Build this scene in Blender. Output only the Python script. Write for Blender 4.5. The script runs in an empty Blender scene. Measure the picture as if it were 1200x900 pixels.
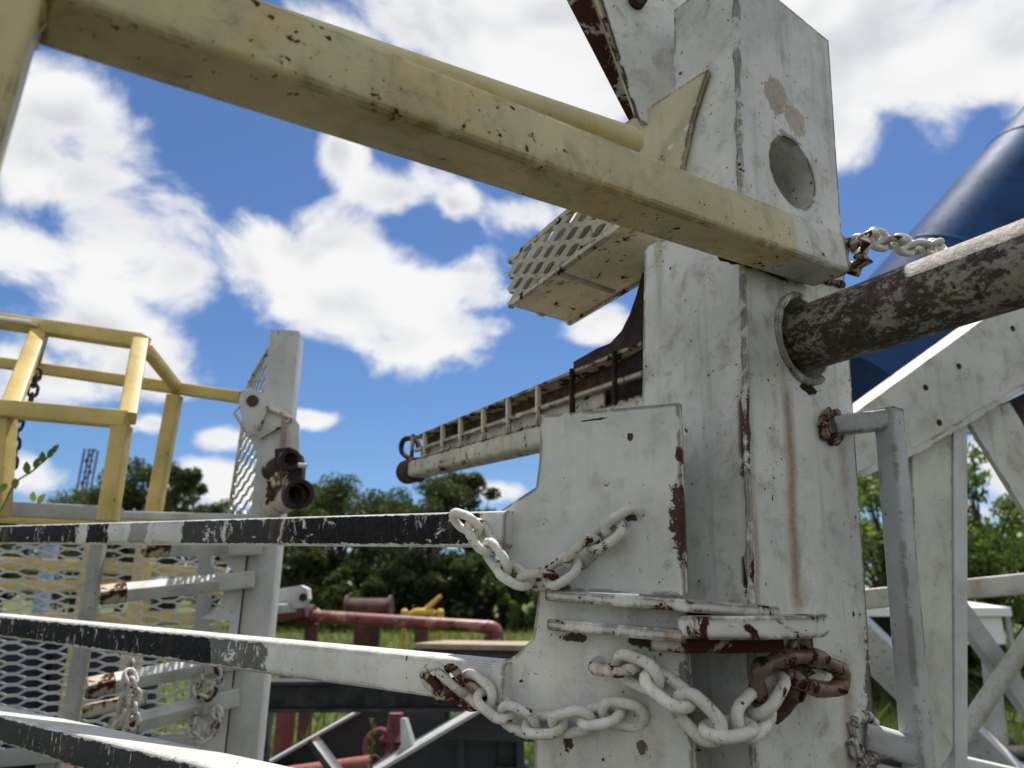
import bpy, bmesh, math, random
from mathutils import Vector, Matrix
random.seed(7)
V = Vector
sc = bpy.context.scene
COL = sc.collection

# ------------------------------------------------------------------ camera
F, PITCH, CAMZ = 860.0, math.radians(16.0), 1.70
CAM = V((0, 0, CAMZ))
cd = bpy.data.cameras.new('camera')
cd.sensor_width = 36.0
cd.lens = 36.0 * F / 1200.0
cd.clip_start, cd.clip_end = 0.02, 3000
cd.dof.use_dof = True
cd.dof.focus_distance = 0.80
cd.dof.aperture_fstop = 6.8
cam = bpy.data.objects.new('camera', cd)
COL.objects.link(cam)
cam.location = CAM
cam.rotation_euler = (math.radians(90) + PITCH, 0, 0)
sc.camera = cam
CP, SP = math.cos(PITCH), math.sin(PITCH)

def ray(px, py):
    x, y = (px - 600) / F, (450 - py) / F
    return V((x, CP - SP * y, SP + CP * y))

def P(px, py, Y):                      # the point of a pixel's ray at the forward distance Y
    r = ray(px, py)
    return CAM + r * (Y / r.y)

def G(px, py, p0, n):                  # the point of a pixel's ray on a plane
    r = ray(px, py)
    return CAM + r * ((p0 - CAM).dot(n) / r.dot(n))

# ------------------------------------------------------------------ view, sky, sun
sc.view_settings.view_transform = 'Standard'
sc.view_settings.look = 'None'
sc.view_settings.gamma = 1.0
sc.view_settings.exposure = 0.40
sc.view_settings.use_curve_mapping = False
sc.cycles.max_bounces = 6
sc.cycles.diffuse_bounces = 3
sc.cycles.glossy_bounces = 2
sc.cycles.transmission_bounces = 3
sc.cycles.use_denoising = True

SUN_EL, SUN_AZ = math.radians(66), math.radians(14)
sl = bpy.data.lights.new('sun', 'SUN')
sl.energy = 5.0
sl.angle = math.radians(0.53)
sl.color = (1.0, 0.95, 0.87)
sun = bpy.data.objects.new('sun', sl)
COL.objects.link(sun)
sdir = V((math.sin(SUN_AZ) * math.cos(SUN_EL), math.cos(SUN_AZ) * math.cos(SUN_EL), math.sin(SUN_EL)))
sun.rotation_euler = (-sdir).to_track_quat('-Z', 'Y').to_euler()
sun.location = sdir * 60


class NT:
    """small node-tree writer"""
    def __init__(s, tree):
        s.t = tree
        s.t.nodes.clear()

    def n(s, typ, **kw):
        nd = s.t.nodes.new(typ)
        for k, v in kw.items():
            setattr(nd, k, v)
        return nd

    def put(s, sock, v):
        if v is None:
            return
        if isinstance(v, bpy.types.NodeSocket):
            s.t.links.new(v, sock)
        else:
            if hasattr(sock, 'default_value') and sock.type == 'RGBA' and len(v) == 3:
                v = (*v, 1)
            sock.default_value = v

    def m(s, op, a, b=None, c=None, clamp=False):
        nd = s.n('ShaderNodeMath', operation=op, use_clamp=clamp)
        for i, v in enumerate((a, b, c)):
            s.put(nd.inputs[i], v)
        return nd.outputs[0]

    def vm(s, op, a, b=None):
        nd = s.n('ShaderNodeVectorMath', operation=op)
        s.put(nd.inputs[0], a)
        if b is not None:
            s.put(nd.inputs[1], b)
        return nd.outputs['Value'] if op in ('DOT_PRODUCT', 'LENGTH', 'DISTANCE') else nd.outputs[0]

    def noise(s, vec, scale, detail=4, rough=0.55, dist=0.0):
        nd = s.n('ShaderNodeTexNoise')
        s.put(nd.inputs['Vector'], vec)
        nd.inputs['Scale'].default_value = scale
        nd.inputs['Detail'].default_value = detail
        nd.inputs['Roughness'].default_value = rough
        nd.inputs['Distortion'].default_value = dist
        return nd.outputs['Fac']

    def step(s, v, lo, hi, a=0.0, b=1.0):
        nd = s.n('ShaderNodeMapRange', interpolation_type='SMOOTHSTEP')
        for i, x in enumerate((v, lo, hi, a, b)):
            s.put(nd.inputs[i], x)
        return nd.outputs[0]

    def mix(s, f, a, b, blend='MIX'):
        nd = s.n('ShaderNodeMix', data_type='RGBA', blend_type=blend)
        s.put(nd.inputs[0], f)
        s.put(nd.inputs[6], a)
        s.put(nd.inputs[7], b)
        return nd.outputs[2]


world = bpy.data.worlds.new('World')
sc.world = world
world.use_nodes = True
world.cycles.sampling_method = 'MANUAL'
world.cycles.sample_map_resolution = 512
w = NT(world.node_tree)
tc = w.n('ShaderNodeTexCoord').outputs['Generated']
sky = w.n('ShaderNodeTexSky', sky_type='NISHITA', sun_disc=False)
sky.sun_elevation, sky.sun_rotation = SUN_EL, SUN_AZ
sky.air_density, sky.dust_density, sky.ozone_density = 1.0, 0.35, 2.0
dirn = w.vm('NORMALIZE', tc)
# cumulus: heaps of cloud (direction, half-widths as seen from here), edges broken by fractal noise
HEAPS = [(45, 190, 125, 115), (130, 270, 150, 100), (85, 220, 120, 90), (30, 290, 110, 60), (70, 130, 70, 50), (205, 325, 70, 55),
         (110, 385, 130, 60), (170, 430, 90, 60), (40, 440, 100, 50),
         (310, 300, 80, 62), (400, 310, 110, 72), (470, 350, 130, 68), (540, 385, 75, 60), (560, 340, 70, 50),
         (470, 30, 120, 60), (560, 60, 150, 95), (660, 80, 130, 100), (720, 60, 130, 110), (640, 20, 200, 60),
         (395, 180, 40, 42), (470, 228, 75, 32), (530, 240, 45, 26), (615, 255, 70, 30), (690, 265, 80, 35),
         (1020, 60, 140, 120), (1100, 70, 150, 100), (1190, 60, 120, 80), (990, 150, 70, 60), (1240, 110, 90, 60), (930, 30, 120, 100),
         (258, 512, 48, 20), (350, 490, 52, 14), (180, 497, 36, 18), (240, 562, 70, 32), (40, 556, 60, 34), (170, 590, 90, 22),
         (700, 378, 50, 26), (590, 577, 40, 18), (1180, 560, 70, 60), (1130, 600, 60, 40), (820, 560, 120, 40), (1190, 690, 60, 14)]
val = None
for hx, hy, rx, ry in HEAPS:
    c = ray(hx, hy).normalized()
    k = 1.0 / F * (ray(hx, hy).length ** -1)
    d = w.vm('SUBTRACT', dirn, tuple(c))
    d = w.vm('MULTIPLY', d, (1 / (rx * k), 1 / (0.5 * (rx + ry) * k), 1 / (ry * k)))
    b = w.m('SUBTRACT', 1.0, w.vm('LENGTH', d))
    val = b if val is None else w.m('SMOOTH_MAX', val, b, 0.2)
stretch = w.vm('MULTIPLY', dirn, (1.0, 1.0, 1.35))
n1 = w.noise(stretch, 6.0, 12, 0.57, 0.30)
n2 = w.noise(stretch, 2.1, 5, 0.5)
fwd = tuple(ray(600, 450).normalized())
out_of_view = w.step(w.vm('DOT_PRODUCT', dirn, fwd), 0.74, 0.60)
scatter = w.m('MULTIPLY_ADD', n2, 6.0, -2.6)  # unseen cloud cover raised to make the ambient light more neutral
scatter = w.m('ADD', scatter, w.m('MULTIPLY_ADD', out_of_view, 4.0, -4.0))
val = w.m('MAXIMUM', val, scatter)
dens = w.m('ADD', val, w.m('MULTIPLY_ADD', n1, 3.3, -1.72))
mask = w.step(dens, -0.08, 0.52)
thick = w.step(dens, 0.15, 0.9)
n_here = w.noise(stretch, 6.0, 2, 0.5, 0.30)
n_above = w.noise(w.vm('ADD', stretch, (0.012, 0.0, 0.06)), 6.0, 2, 0.5, 0.30)
under = w.step(w.m('SUBTRACT', n_above, n_here), -0.10, 0.14)           # denser cloud above: this is a base
shade = w.m('MULTIPLY', thick, under)
ccol = w.mix(shade, (7.1, 7.1, 7.1), (4.9, 5.1, 5.4))
skycol = w.mix(1.0, sky.outputs[0], (0.46, 0.61, 0.80), 'MULTIPLY')
col = w.mix(mask, skycol, ccol)
bg = w.n('ShaderNodeBackground')
w.put(bg.inputs[0], col)
bg.inputs[1].default_value = 0.10
w.t.links.new(bg.outputs[0], w.n('ShaderNodeOutputWorld').inputs[0])

# ------------------------------------------------------------------ materials
def new_mat(name):
    mt = bpy.data.materials.new(name)
    mt.use_nodes = True
    t = NT(mt.node_tree)
    bs = t.n('ShaderNodeBsdfPrincipled')
    o = t.n('ShaderNodeOutputMaterial')
    t.t.links.new(bs.outputs[0], o.inputs[0])
    return mt, t, bs

def painted(name, base, rust=0.5, edge=1.0, chip=0.5, grime=0.5, patch=None, patch_amt=0.0, bands=None,
            band_col=(0.011, 0.012, 0.014), split=None, stains=(), specks=0.5, bevel=True, rough=0.42, scale=1.0,
            rust_a=(0.085, 0.032, 0.016), rust_b=(0.025, 0.014, 0.011), bump=0.35, jitter=False):
    """old paint over steel: tone drift, grime, chips down to rust, worn edges"""
    mt, t, bs = new_mat(name)
    oc = t.n('ShaderNodeTexCoord').outputs['Object']
    sep = t.n('ShaderNodeSeparateXYZ')
    t.put(sep.inputs[0], oc)
    lx, ly, lz = sep.outputs
    if jitter:                                  # each copy worn in its own way
        rr = t.n('ShaderNodeObjectInfo').outputs['Random']
        cmb = t.n('ShaderNodeCombineXYZ')
        for i_, k_ in enumerate((37.0, 71.0, 13.0)):
            t.put(cmb.inputs[i_], t.m('MULTIPLY', rr, k_))
        oc = t.vm('ADD', oc, cmb.outputs[0])
    big = t.noise(oc, 7 * scale, 5, 0.6)
    mid = t.noise(oc, 30 * scale, 6, 0.65, 0.3)
    fine = t.noise(oc, 150 * scale, 4, 0.6)
    col = t.mix(t.step(big, 0.35, 0.7), base, tuple(c * f for c, f in zip(base, (0.76, 0.765, 0.76))))
    if split:
        s0, other = split
        e = t.m('ADD', lx, t.m('MULTIPLY_ADD', mid, 0.03, -0.015))
        col = t.mix(t.step(e, s0 - 0.004, s0 + 0.004), col, other)
    if patch:
        pm = t.step(t.noise(oc, 13 * scale, 5, 0.6, 0.6), 0.66 - patch_amt, 0.675 - patch_amt)
        col = t.mix(pm, col, patch)
    warm = tuple(b * f for b, f in zip(base, (0.50, 0.45, 0.34)))
    gm = t.m('MULTIPLY', t.step(mid, 0.48, 0.80), grime)
    col = t.mix(gm, col, warm)
    geo = t.n('ShaderNodeNewGeometry')
    st = t.vm('MULTIPLY', geo.outputs['Position'], (1.0, 1.0, 0.06))
    run = t.m('MULTIPLY', t.step(t.noise(st, 55 * scale, 4, 0.6), 0.52, 0.78), 0.55 * grime)
    col = t.mix(run, col, warm)
    crk = t.n('ShaderNodeTexVoronoi', feature='DISTANCE_TO_EDGE')
    cw = t.n('ShaderNodeTexNoise')
    t.put(cw.inputs['Vector'], oc)
    cw.inputs['Scale'].default_value = 40 * scale
    t.put(crk.inputs['Vector'], t.vm('ADD', oc, t.vm('MULTIPLY', cw.outputs['Color'], (0.03, 0.03, 0.03))))
    crk.inputs['Scale'].default_value = 26 * scale
    crm = t.m('MULTIPLY', t.step(crk.outputs['Distance'], 0.018, 0.004), t.step(t.noise(oc, 16 * scale, 4, 0.65), 0.58, 0.64))
    col = t.mix(t.m('MULTIPLY', crm, 0.55 * grime), col, tuple(b * 0.25 for b in base))
    mil = t.m('MULTIPLY', t.step(t.noise(oc, 85 * scale, 6, 0.75), 0.50, 0.72), t.step(big, 0.40, 0.62))
    col = t.mix(t.m('MULTIPLY', mil, 0.55 * grime), col, tuple(b * f for b, f in zip(base, (0.42, 0.42, 0.36))))
    if bands:                                   # tape or paint laid round the bar, with torn borders
        bm = None
        lxn = t.m('ADD', lx, t.m('MULTIPLY_ADD', t.noise(oc, 45, 5, 0.7), 0.05, -0.025))
        for a, b, amt in bands:
            k = t.m('MULTIPLY', t.m('MULTIPLY', t.step(lxn, a - 0.002, a + 0.002), t.step(lxn, b + 0.002, b - 0.002)), amt)
            bm = k if bm is None else t.m('MAXIMUM', bm, k)
        torn = t.step(t.noise(t.vm('MULTIPLY', oc, (1, 1.6, 1.6)), 26, 7, 0.72, 0.8), 0.36, 0.385)
        flk = t.step(t.noise(t.vm('MULTIPLY', oc, (1.0, 0.45, 0.35)), 75, 7, 0.75, 0.3), 0.39, 0.41)
        wear = t.step(t.noise(oc, 5.5, 3, 0.6), 0.46, 0.56)
        torn = t.m('MULTIPLY', torn, t.m('MAXIMUM', flk, wear))
        fce = t.step(t.noise(oc, 60, 5, 0.7), 0.3, 0.7, 0.0, 0.0035)
        low = t.step(t.m('ADD', t.m('ABSOLUTE', lz), fce), 0.0186, 0.0176)
        bm = t.m('MULTIPLY', t.m('MULTIPLY', bm, torn), low)
        col = t.mix(bm, col, t.mix(t.step(fine, 0.4, 0.7), band_col, tuple(c * 1.8 + 0.004 for c in band_col)))
    rustc = t.mix(t.noise(oc, 70 * scale, 5, 0.7), rust_b, rust_a)
    cm = t.step(t.noise(oc, 34 * scale, 8, 0.72, 0.4), 0.715 - 0.10 * chip, 0.725 - 0.10 * chip)
    clus = t.noise(oc, 11 * scale, 3, 0.6)
    spn = t.m('MULTIPLY_ADD', clus, 0.35, t.noise(oc, 135 * scale, 4, 0.6))
    sp = t.step(spn, 0.925 - 0.10 * specks, 0.945 - 0.10 * specks)
    cm = t.m('MAXIMUM', cm, sp)
    if bevel and edge > 0:
        bv = t.n('ShaderNodeBevel', samples=4)
        bv.inputs['Radius'].default_value = 0.0075
        dt = t.vm('DOT_PRODUCT', bv.outputs[0], geo.outputs['True Normal'])
        em = t.m('MULTIPLY', t.m('SUBTRACT', 1.0, t.m('ABSOLUTE', dt)), 2.2)
        em = t.m('MULTIPLY', em, t.step(t.noise(oc, 22 * scale, 6, 0.7, 0.5), 0.56 - 0.12 * edge, 0.63 - 0.04 * edge))
        em = t.step(em, 0.06, 0.10)
        cm = t.m('MAXIMUM', cm, em)
    halo = None
    for kind, ax, a0, a1, z0, z1, amt in stains:       # rust runs and bare patches at their own places
        u = (lx, ly)[ax]
        oth = (ly, lx)[ax]
        if kind == 'run':
            wob = t.m('MULTIPLY_ADD', t.noise(t.vm('MULTIPLY', oc, (3, 3, 14)), 1.0, 3), 0.012, -0.006)
            d = t.m('ABSOLUTE', t.m('DIVIDE', t.m('SUBTRACT', t.m('ADD', u, wob), (a0 + a1) / 2), (a1 - a0) / 2))
            k = t.m('MULTIPLY', t.step(d, 1.4, 0.0), t.m('MULTIPLY', t.step(lz, z0 - 0.02, z0 + 0.02), t.step(lz, z1 + 0.01, z1 - 0.02)))
            k = t.m('MULTIPLY', k, t.step(fine, 0.2, 0.6, 0.65, 1.0))
            k = t.m('MULTIPLY', k, t.step(t.m('ABSOLUTE', oth), 0.012, 0.006))
            col = t.mix(t.m('MULTIPLY', k, amt), col, (0.25, 0.125, 0.045))
        else:
            dx = t.m('DIVIDE', t.m('SUBTRACT', u, (a0 + a1) / 2), (a1 - a0) / 2)
            dz = t.m('DIVIDE', t.m('SUBTRACT', lz, (z0 + z1) / 2), (z1 - z0) / 2)
            d = t.m('SQRT', t.m('ADD', t.m('MULTIPLY', dx, dx), t.m('MULTIPLY', dz, dz)))
            d = t.m('ADD', d, t.m('MULTIPLY_ADD', t.noise(oc, 40 if kind == 'tan' else 75, 7, 0.78), 3.2 if kind != 'tan' else 2.4, -1.5 if kind != 'tan' else -1.2))
            k = t.m('MULTIPLY', t.step(d, 1.0, 0.93), t.step(t.m('ABSOLUTE', oth), 0.012, 0.006))
            pc = t.mix(t.step(fine, 0.35, 0.65), (0.42, 0.30, 0.185), (0.30, 0.20, 0.12)) if kind == 'tan' else rustc
            if kind == 'tan':
                col = t.mix(t.m('MULTIPLY', k, amt), col, pc)
            else:
                cm = t.m('MAXIMUM', cm, t.m('MULTIPLY', k, amt))
    bl = t.m('MULTIPLY', t.step(t.noise(t.vm('MULTIPLY', geo.outputs['Position'], (1.0, 1.0, 0.10)), 26 * scale, 4, 0.6), 0.55, 0.72), t.step(t.noise(oc, 6 * scale, 4, 0.6), 0.50, 0.64))
    col = t.mix(t.m('MULTIPLY', bl, 0.9 * rust), col, (0.33, 0.21, 0.11))
    ring = t.m('MULTIPLY', t.step(t.noise(oc, 34 * scale, 7, 0.7, 0.4), 0.66 - 0.10 * chip, 0.75 - 0.10 * chip), 0.45 * rust)
    col = t.mix(ring, col, (0.23, 0.12, 0.05))
    col = t.mix(cm, col, rustc)
    t.put(bs.inputs['Base Color'], col)
    if bands:
        t.put(bs.inputs['Specular IOR Level'], t.m('MULTIPLY_ADD', bm, -0.32, 0.4))
        rough_ = t.m('MULTIPLY_ADD', bm, 0.25, rough)
    else:
        rough_ = rough
        t.put(bs.inputs['Specular IOR Level'], t.m('MULTIPLY_ADD', cm, -0.34, 0.4))
    t.put(bs.inputs['Roughness'], t.m('ADD', t.m('MULTIPLY_ADD', cm, 0.42, rough_), t.m('MULTIPLY_ADD', mid, 0.2, -0.1)))
    if bump:
        bp = t.n('ShaderNodeBump')
        bp.inputs['Strength'].default_value = bump
        bp.inputs['Distance'].default_value = 0.003
        hgt = t.m('ADD', t.m('MULTIPLY', fine, 0.25), t.m('MULTIPLY', mid, 0.55))
        hgt = t.m('SUBTRACT', hgt, t.m('MULTIPLY', cm, 0.35))
        t.put(bp.inputs['Height'], hgt)
        t.t.links.new(bp.outputs[0], bs.inputs['Normal'])
    return mt

def plain(name, c1, c2, scale=20, rough=0.7, bump=0.3, lo=0.4, hi=0.65, detail=6, metal=0.0, dist=0.004):
    mt, t, bs = new_mat(name)
    oc = t.n('ShaderNodeTexCoord').outputs['Object']
    f = t.noise(oc, scale, detail, 0.65, 0.3)
    t.put(bs.inputs['Base Color'], t.mix(t.step(f, lo, hi), c1, c2))
    bs.inputs['Roughness'].default_value = rough
    bs.inputs['Metallic'].default_value = metal
    bs.inputs['Specular IOR Level'].default_value = 0.35
    if bump:
        bp = t.n('ShaderNodeBump')
        bp.inputs['Strength'].default_value = bump
        bp.inputs['Distance'].default_value = dist
        t.put(bp.inputs['Height'], t.noise(oc, scale * 3, 5, 0.6))
        t.t.links.new(bp.outputs[0], bs.inputs['Normal'])
    return mt

WHITE = (0.66, 0.652, 0.61)
YEL = (0.60, 0.51, 0.24)
M = {}
M['white'] = painted('white paint', WHITE)
M['white_clean'] = painted('cleaner white paint', (0.6, 0.6, 0.58), chip=0.2, edge=0.7, specks=0.3, grime=0.35)
M['plate'] = painted('plate paint', (0.69, 0.685, 0.64), chip=0.62, edge=1.2, specks=0.8)
M['flange'] = painted('flange paint', (0.71, 0.70, 0.64), chip=1.45, scale=1.2, edge=1.9, rust=0.7, rust_a=(0.07, 0.026, 0.018))
M['chain'] = painted('chain paint', (0.74, 0.72, 0.65), chip=0.9, edge=0, rust=0.5, rough=0.45, grime=0.9, bump=0.3, jitter=True, scale=1.3, specks=0.8)
M['rustchain'] = painted('rusted chain', (0.36, 0.29, 0.22), chip=2.5, edge=0, rust=1.0, rough=0.4, jitter=True, scale=1.3)
M['yellow'] = painted('yellow paint', YEL, chip=0.15, edge=0.5, specks=0.25, grime=0.35, patch=(0.52, 0.41, 0.14), patch_amt=0.06)
M['far_yellow'] = painted('pale yellow paint', (0.62, 0.47, 0.15), chip=0.3, edge=0.6, bevel=False, specks=0.3, grime=0.4)  # even yellow for the far frame and rack, same on every side
M['far_white'] = painted('white mast paint', (0.58, 0.58, 0.56), bevel=False, chip=0.3, specks=0.2, grime=0.5, scale=0.6, bump=0.2)
M['far_grey'] = painted('grey white paint', (0.42, 0.43, 0.41), bevel=False, chip=0.4, specks=0.3, grime=0.7, scale=0.6, bump=0.2)
M['truss'] = painted('truss paint', (0.56, 0.555, 0.49), bevel=True, chip=0.15, edge=0.4, specks=0.4, grime=0.9, scale=0.7)
M['grab'] = painted('grey bar paint', (0.47, 0.48, 0.485), chip=0.2, edge=0.7, specks=0.5, patch=(0.50, 0.35, 0.16), patch_amt=-0.08)
M['chain_worn'] = painted('worn chain paint', (0.64, 0.61, 0.54), chip=1.55, edge=0, rust=0.8, rough=0.45, grime=1.0, bump=0.3, jitter=True, scale=1.2)
M['rust'] = plain('rust', (0.035, 0.019, 0.014), (0.11, 0.048, 0.024), 40, 0.85, 0.6)
M['rust_dark'] = plain('dark rust', (0.012, 0.009, 0.008), (0.05, 0.026, 0.017), 35, 0.8, 0.5)
def pipe_mat():
    mt, t, bs = new_mat('mottled pipe')
    oc = t.n('ShaderNodeTexCoord').outputs['Object']
    so = t.vm('MULTIPLY', oc, (0.7, 1.0, 1.0))
    a = t.noise(so, 26, 6, 0.65, 0.4)
    b = t.noise(so, 180, 10, 0.78, 0.2)
    c = t.noise(so, 66, 8, 0.72, 0.4)
    col = t.mix(t.step(c, 0.40, 0.66), (0.030, 0.021, 0.016), (0.105, 0.060, 0.037))
    v = t.m('ADD', t.m('MULTIPLY', a, 0.55), t.m('ADD', t.m('MULTIPLY', b, 0.75), t.m('MULTIPLY', c, 0.35)))
    fl = t.step(v, 0.815, 0.89)
    col = t.mix(fl, col, t.mix(c, (0.22, 0.18, 0.14), (0.40, 0.36, 0.30)))
    col = t.mix(t.step(t.noise(oc, 110, 7, 0.7), 0.56, 0.63), col, (0.016, 0.012, 0.010))
    t.put(bs.inputs['Base Color'], col)
    t.put(bs.inputs['Roughness'], t.m('MULTIPLY_ADD', b, 0.4, 0.40))
    bp = t.n('ShaderNodeBump')
    bp.inputs['Strength'].default_value = 0.55
    bp.inputs['Distance'].default_value = 0.003
    t.put(bp.inputs['Height'], t.m('ADD', b, t.m('MULTIPLY', fl, 0.3)))
    t.t.links.new(bp.outputs[0], bs.inputs['Normal'])
    return mt
M['pipe_rust'] = pipe_mat()
M['mesh_cream'] = painted('mesh paint', (0.64, 0.61, 0.52), bevel=False, chip=0.75, grime=0.6, rust=0.6, bump=0.1)
M['cream'] = painted('cream paint', (0.62, 0.57, 0.42), chip=1.3, edge=1.0, rust=0.8, grime=0.6)
M['cream_rusty'] = painted('cream paint mostly lost', (0.52, 0.46, 0.34), chip=1.9, edge=1.6, rust=1.0, grime=0.8)
M['black'] = plain('black paint', (0.016, 0.017, 0.019), (0.045, 0.047, 0.05), 15, 0.5, 0.2)
M['hole'] = plain('hole shade', (0.012, 0.011, 0.01), (0.03, 0.025, 0.02), 20, 0.9, 0)  # near-black colour standing in for the shade inside small holes
M['blue'] = painted('navy paint', (0.034, 0.080, 0.20), bevel=False, chip=0.2, specks=0.5, grime=0.9, rust=0.15, scale=0.22, bump=0.08, rough=0.5)
M['blue_drum'] = plain('blue drum paint', (0.006, 0.014, 0.035), (0.01, 0.02, 0.05), 4, 0.4, 0)
M['red'] = painted('red paint', (0.22, 0.06, 0.06), bevel=False, patch=(0.34, 0.17, 0.13), patch_amt=0.10, chip=1.1, specks=0.3, grime=0.9, scale=0.3, bump=0.15)
M['brown'] = plain('brown paint', (0.05, 0.022, 0.016), (0.10, 0.04, 0.028), 5, 0.75, 0.1)
M['ochre'] = plain('bright yellow paint', (0.55, 0.33, 0.04), (0.62, 0.42, 0.08), 5, 0.5, 0)
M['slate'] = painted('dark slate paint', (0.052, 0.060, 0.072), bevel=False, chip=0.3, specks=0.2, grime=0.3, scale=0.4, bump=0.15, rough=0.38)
M['tan'] = plain('weathered plank', (0.27, 0.21, 0.15), (0.36, 0.29, 0.21), 6, 0.85, 0.2)
M['canopy'] = plain('white canopy', (0.75, 0.76, 0.78), (0.80, 0.80, 0.81), 3, 0.7, 0)
M['tyre'] = plain('old rubber', (0.02, 0.019, 0.018), (0.045, 0.04, 0.036), 8, 0.85, 0.2)
M['bark'] = plain('bark', (0.05, 0.036, 0.024), (0.11, 0.085, 0.06), 6, 0.9, 0.6, dist=0.03)
M['lamp'] = plain('white tube', (0.75, 0.75, 0.73), (0.78, 0.78, 0.76), 5, 0.3, 0)
M['bare_steel'] = plain('bare sleeve steel', (0.22, 0.20, 0.18), (0.42, 0.41, 0.39), 22, 0.6, 0.3)  # mottled grey steel, for the step's cross rib

def leaf_mat(name, c1, c2, trans):
    mt = bpy.data.materials.new(name)
    mt.use_nodes = True
    t = NT(mt.node_tree)
    geo = t.n('ShaderNodeNewGeometry')
    r = geo.outputs['Random Per Island']
    c = t.mix(r, c1, c2)
    c = t.mix(t.step(t.noise(t.n('ShaderNodeTexCoord').outputs['Object'], 0.7, 3), 0.4, 0.65), c, t.mix(0.5, c, c2))
    a = t.n('ShaderNodeBsdfDiffuse')
    b = t.n('ShaderNodeBsdfTranslucent')
    g = t.n('ShaderNodeBsdfGlossy')
    g.inputs['Roughness'].default_value = 0.45
    g.inputs['Color'].default_value = (0.5, 0.5, 0.45, 1)
    t.put(a.inputs[0], c)
    t.put(b.inputs[0], t.mix(0.5, c, (0.22, 0.30, 0.03)))
    m1 = t.n('ShaderNodeMixShader')
    m1.inputs[0].default_value = trans
    t.t.links.new(a.outputs[0], m1.inputs[1])
    t.t.links.new(b.outputs[0], m1.inputs[2])
    m2 = t.n('ShaderNodeMixShader')
    m2.inputs[0].default_value = 0.06
    t.t.links.new(m1.outputs[0], m2.inputs[1])
    t.t.links.new(g.outputs[0], m2.inputs[2])
    o = t.n('ShaderNodeOutputMaterial')
    t.t.links.new(m2.outputs[0], o.inputs[0])
    return mt

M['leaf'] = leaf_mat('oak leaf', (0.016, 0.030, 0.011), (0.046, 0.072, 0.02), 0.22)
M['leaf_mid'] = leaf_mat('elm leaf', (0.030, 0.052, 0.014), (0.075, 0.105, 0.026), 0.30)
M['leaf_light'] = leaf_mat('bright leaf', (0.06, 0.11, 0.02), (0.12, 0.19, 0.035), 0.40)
M['grass'] = leaf_mat('grass blade', (0.06, 0.10, 0.022), (0.15, 0.19, 0.05), 0.40)

# ------------------------------------------------------------------ object helpers
WM = {}

def thing(name, label, cat, loc, group=None):
    o = bpy.data.objects.new(name, None)
    o.empty_display_size = 0.05
    COL.objects.link(o)
    o.location = loc
    WM[o.name] = Matrix.Translation(V(loc))
    o['label'], o['category'] = label, cat
    if group:
        o['group'] = group
    return o

def tag(o, label, cat, group=None, kind=None):
    if label:
        o['label'] = label
    if cat:
        o['category'] = cat
    if group:
        o['group'] = group
    if kind:
        o['kind'] = kind
    return o

def frame(o, ax, up):
    ax = V(ax).normalized()
    u = V(up).cross(ax)
    u.normalize()
    v = ax.cross(u).normalized()
    m = Matrix((ax, u, v)).transposed().to_4x4()
    m.translation = o
    return m

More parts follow.
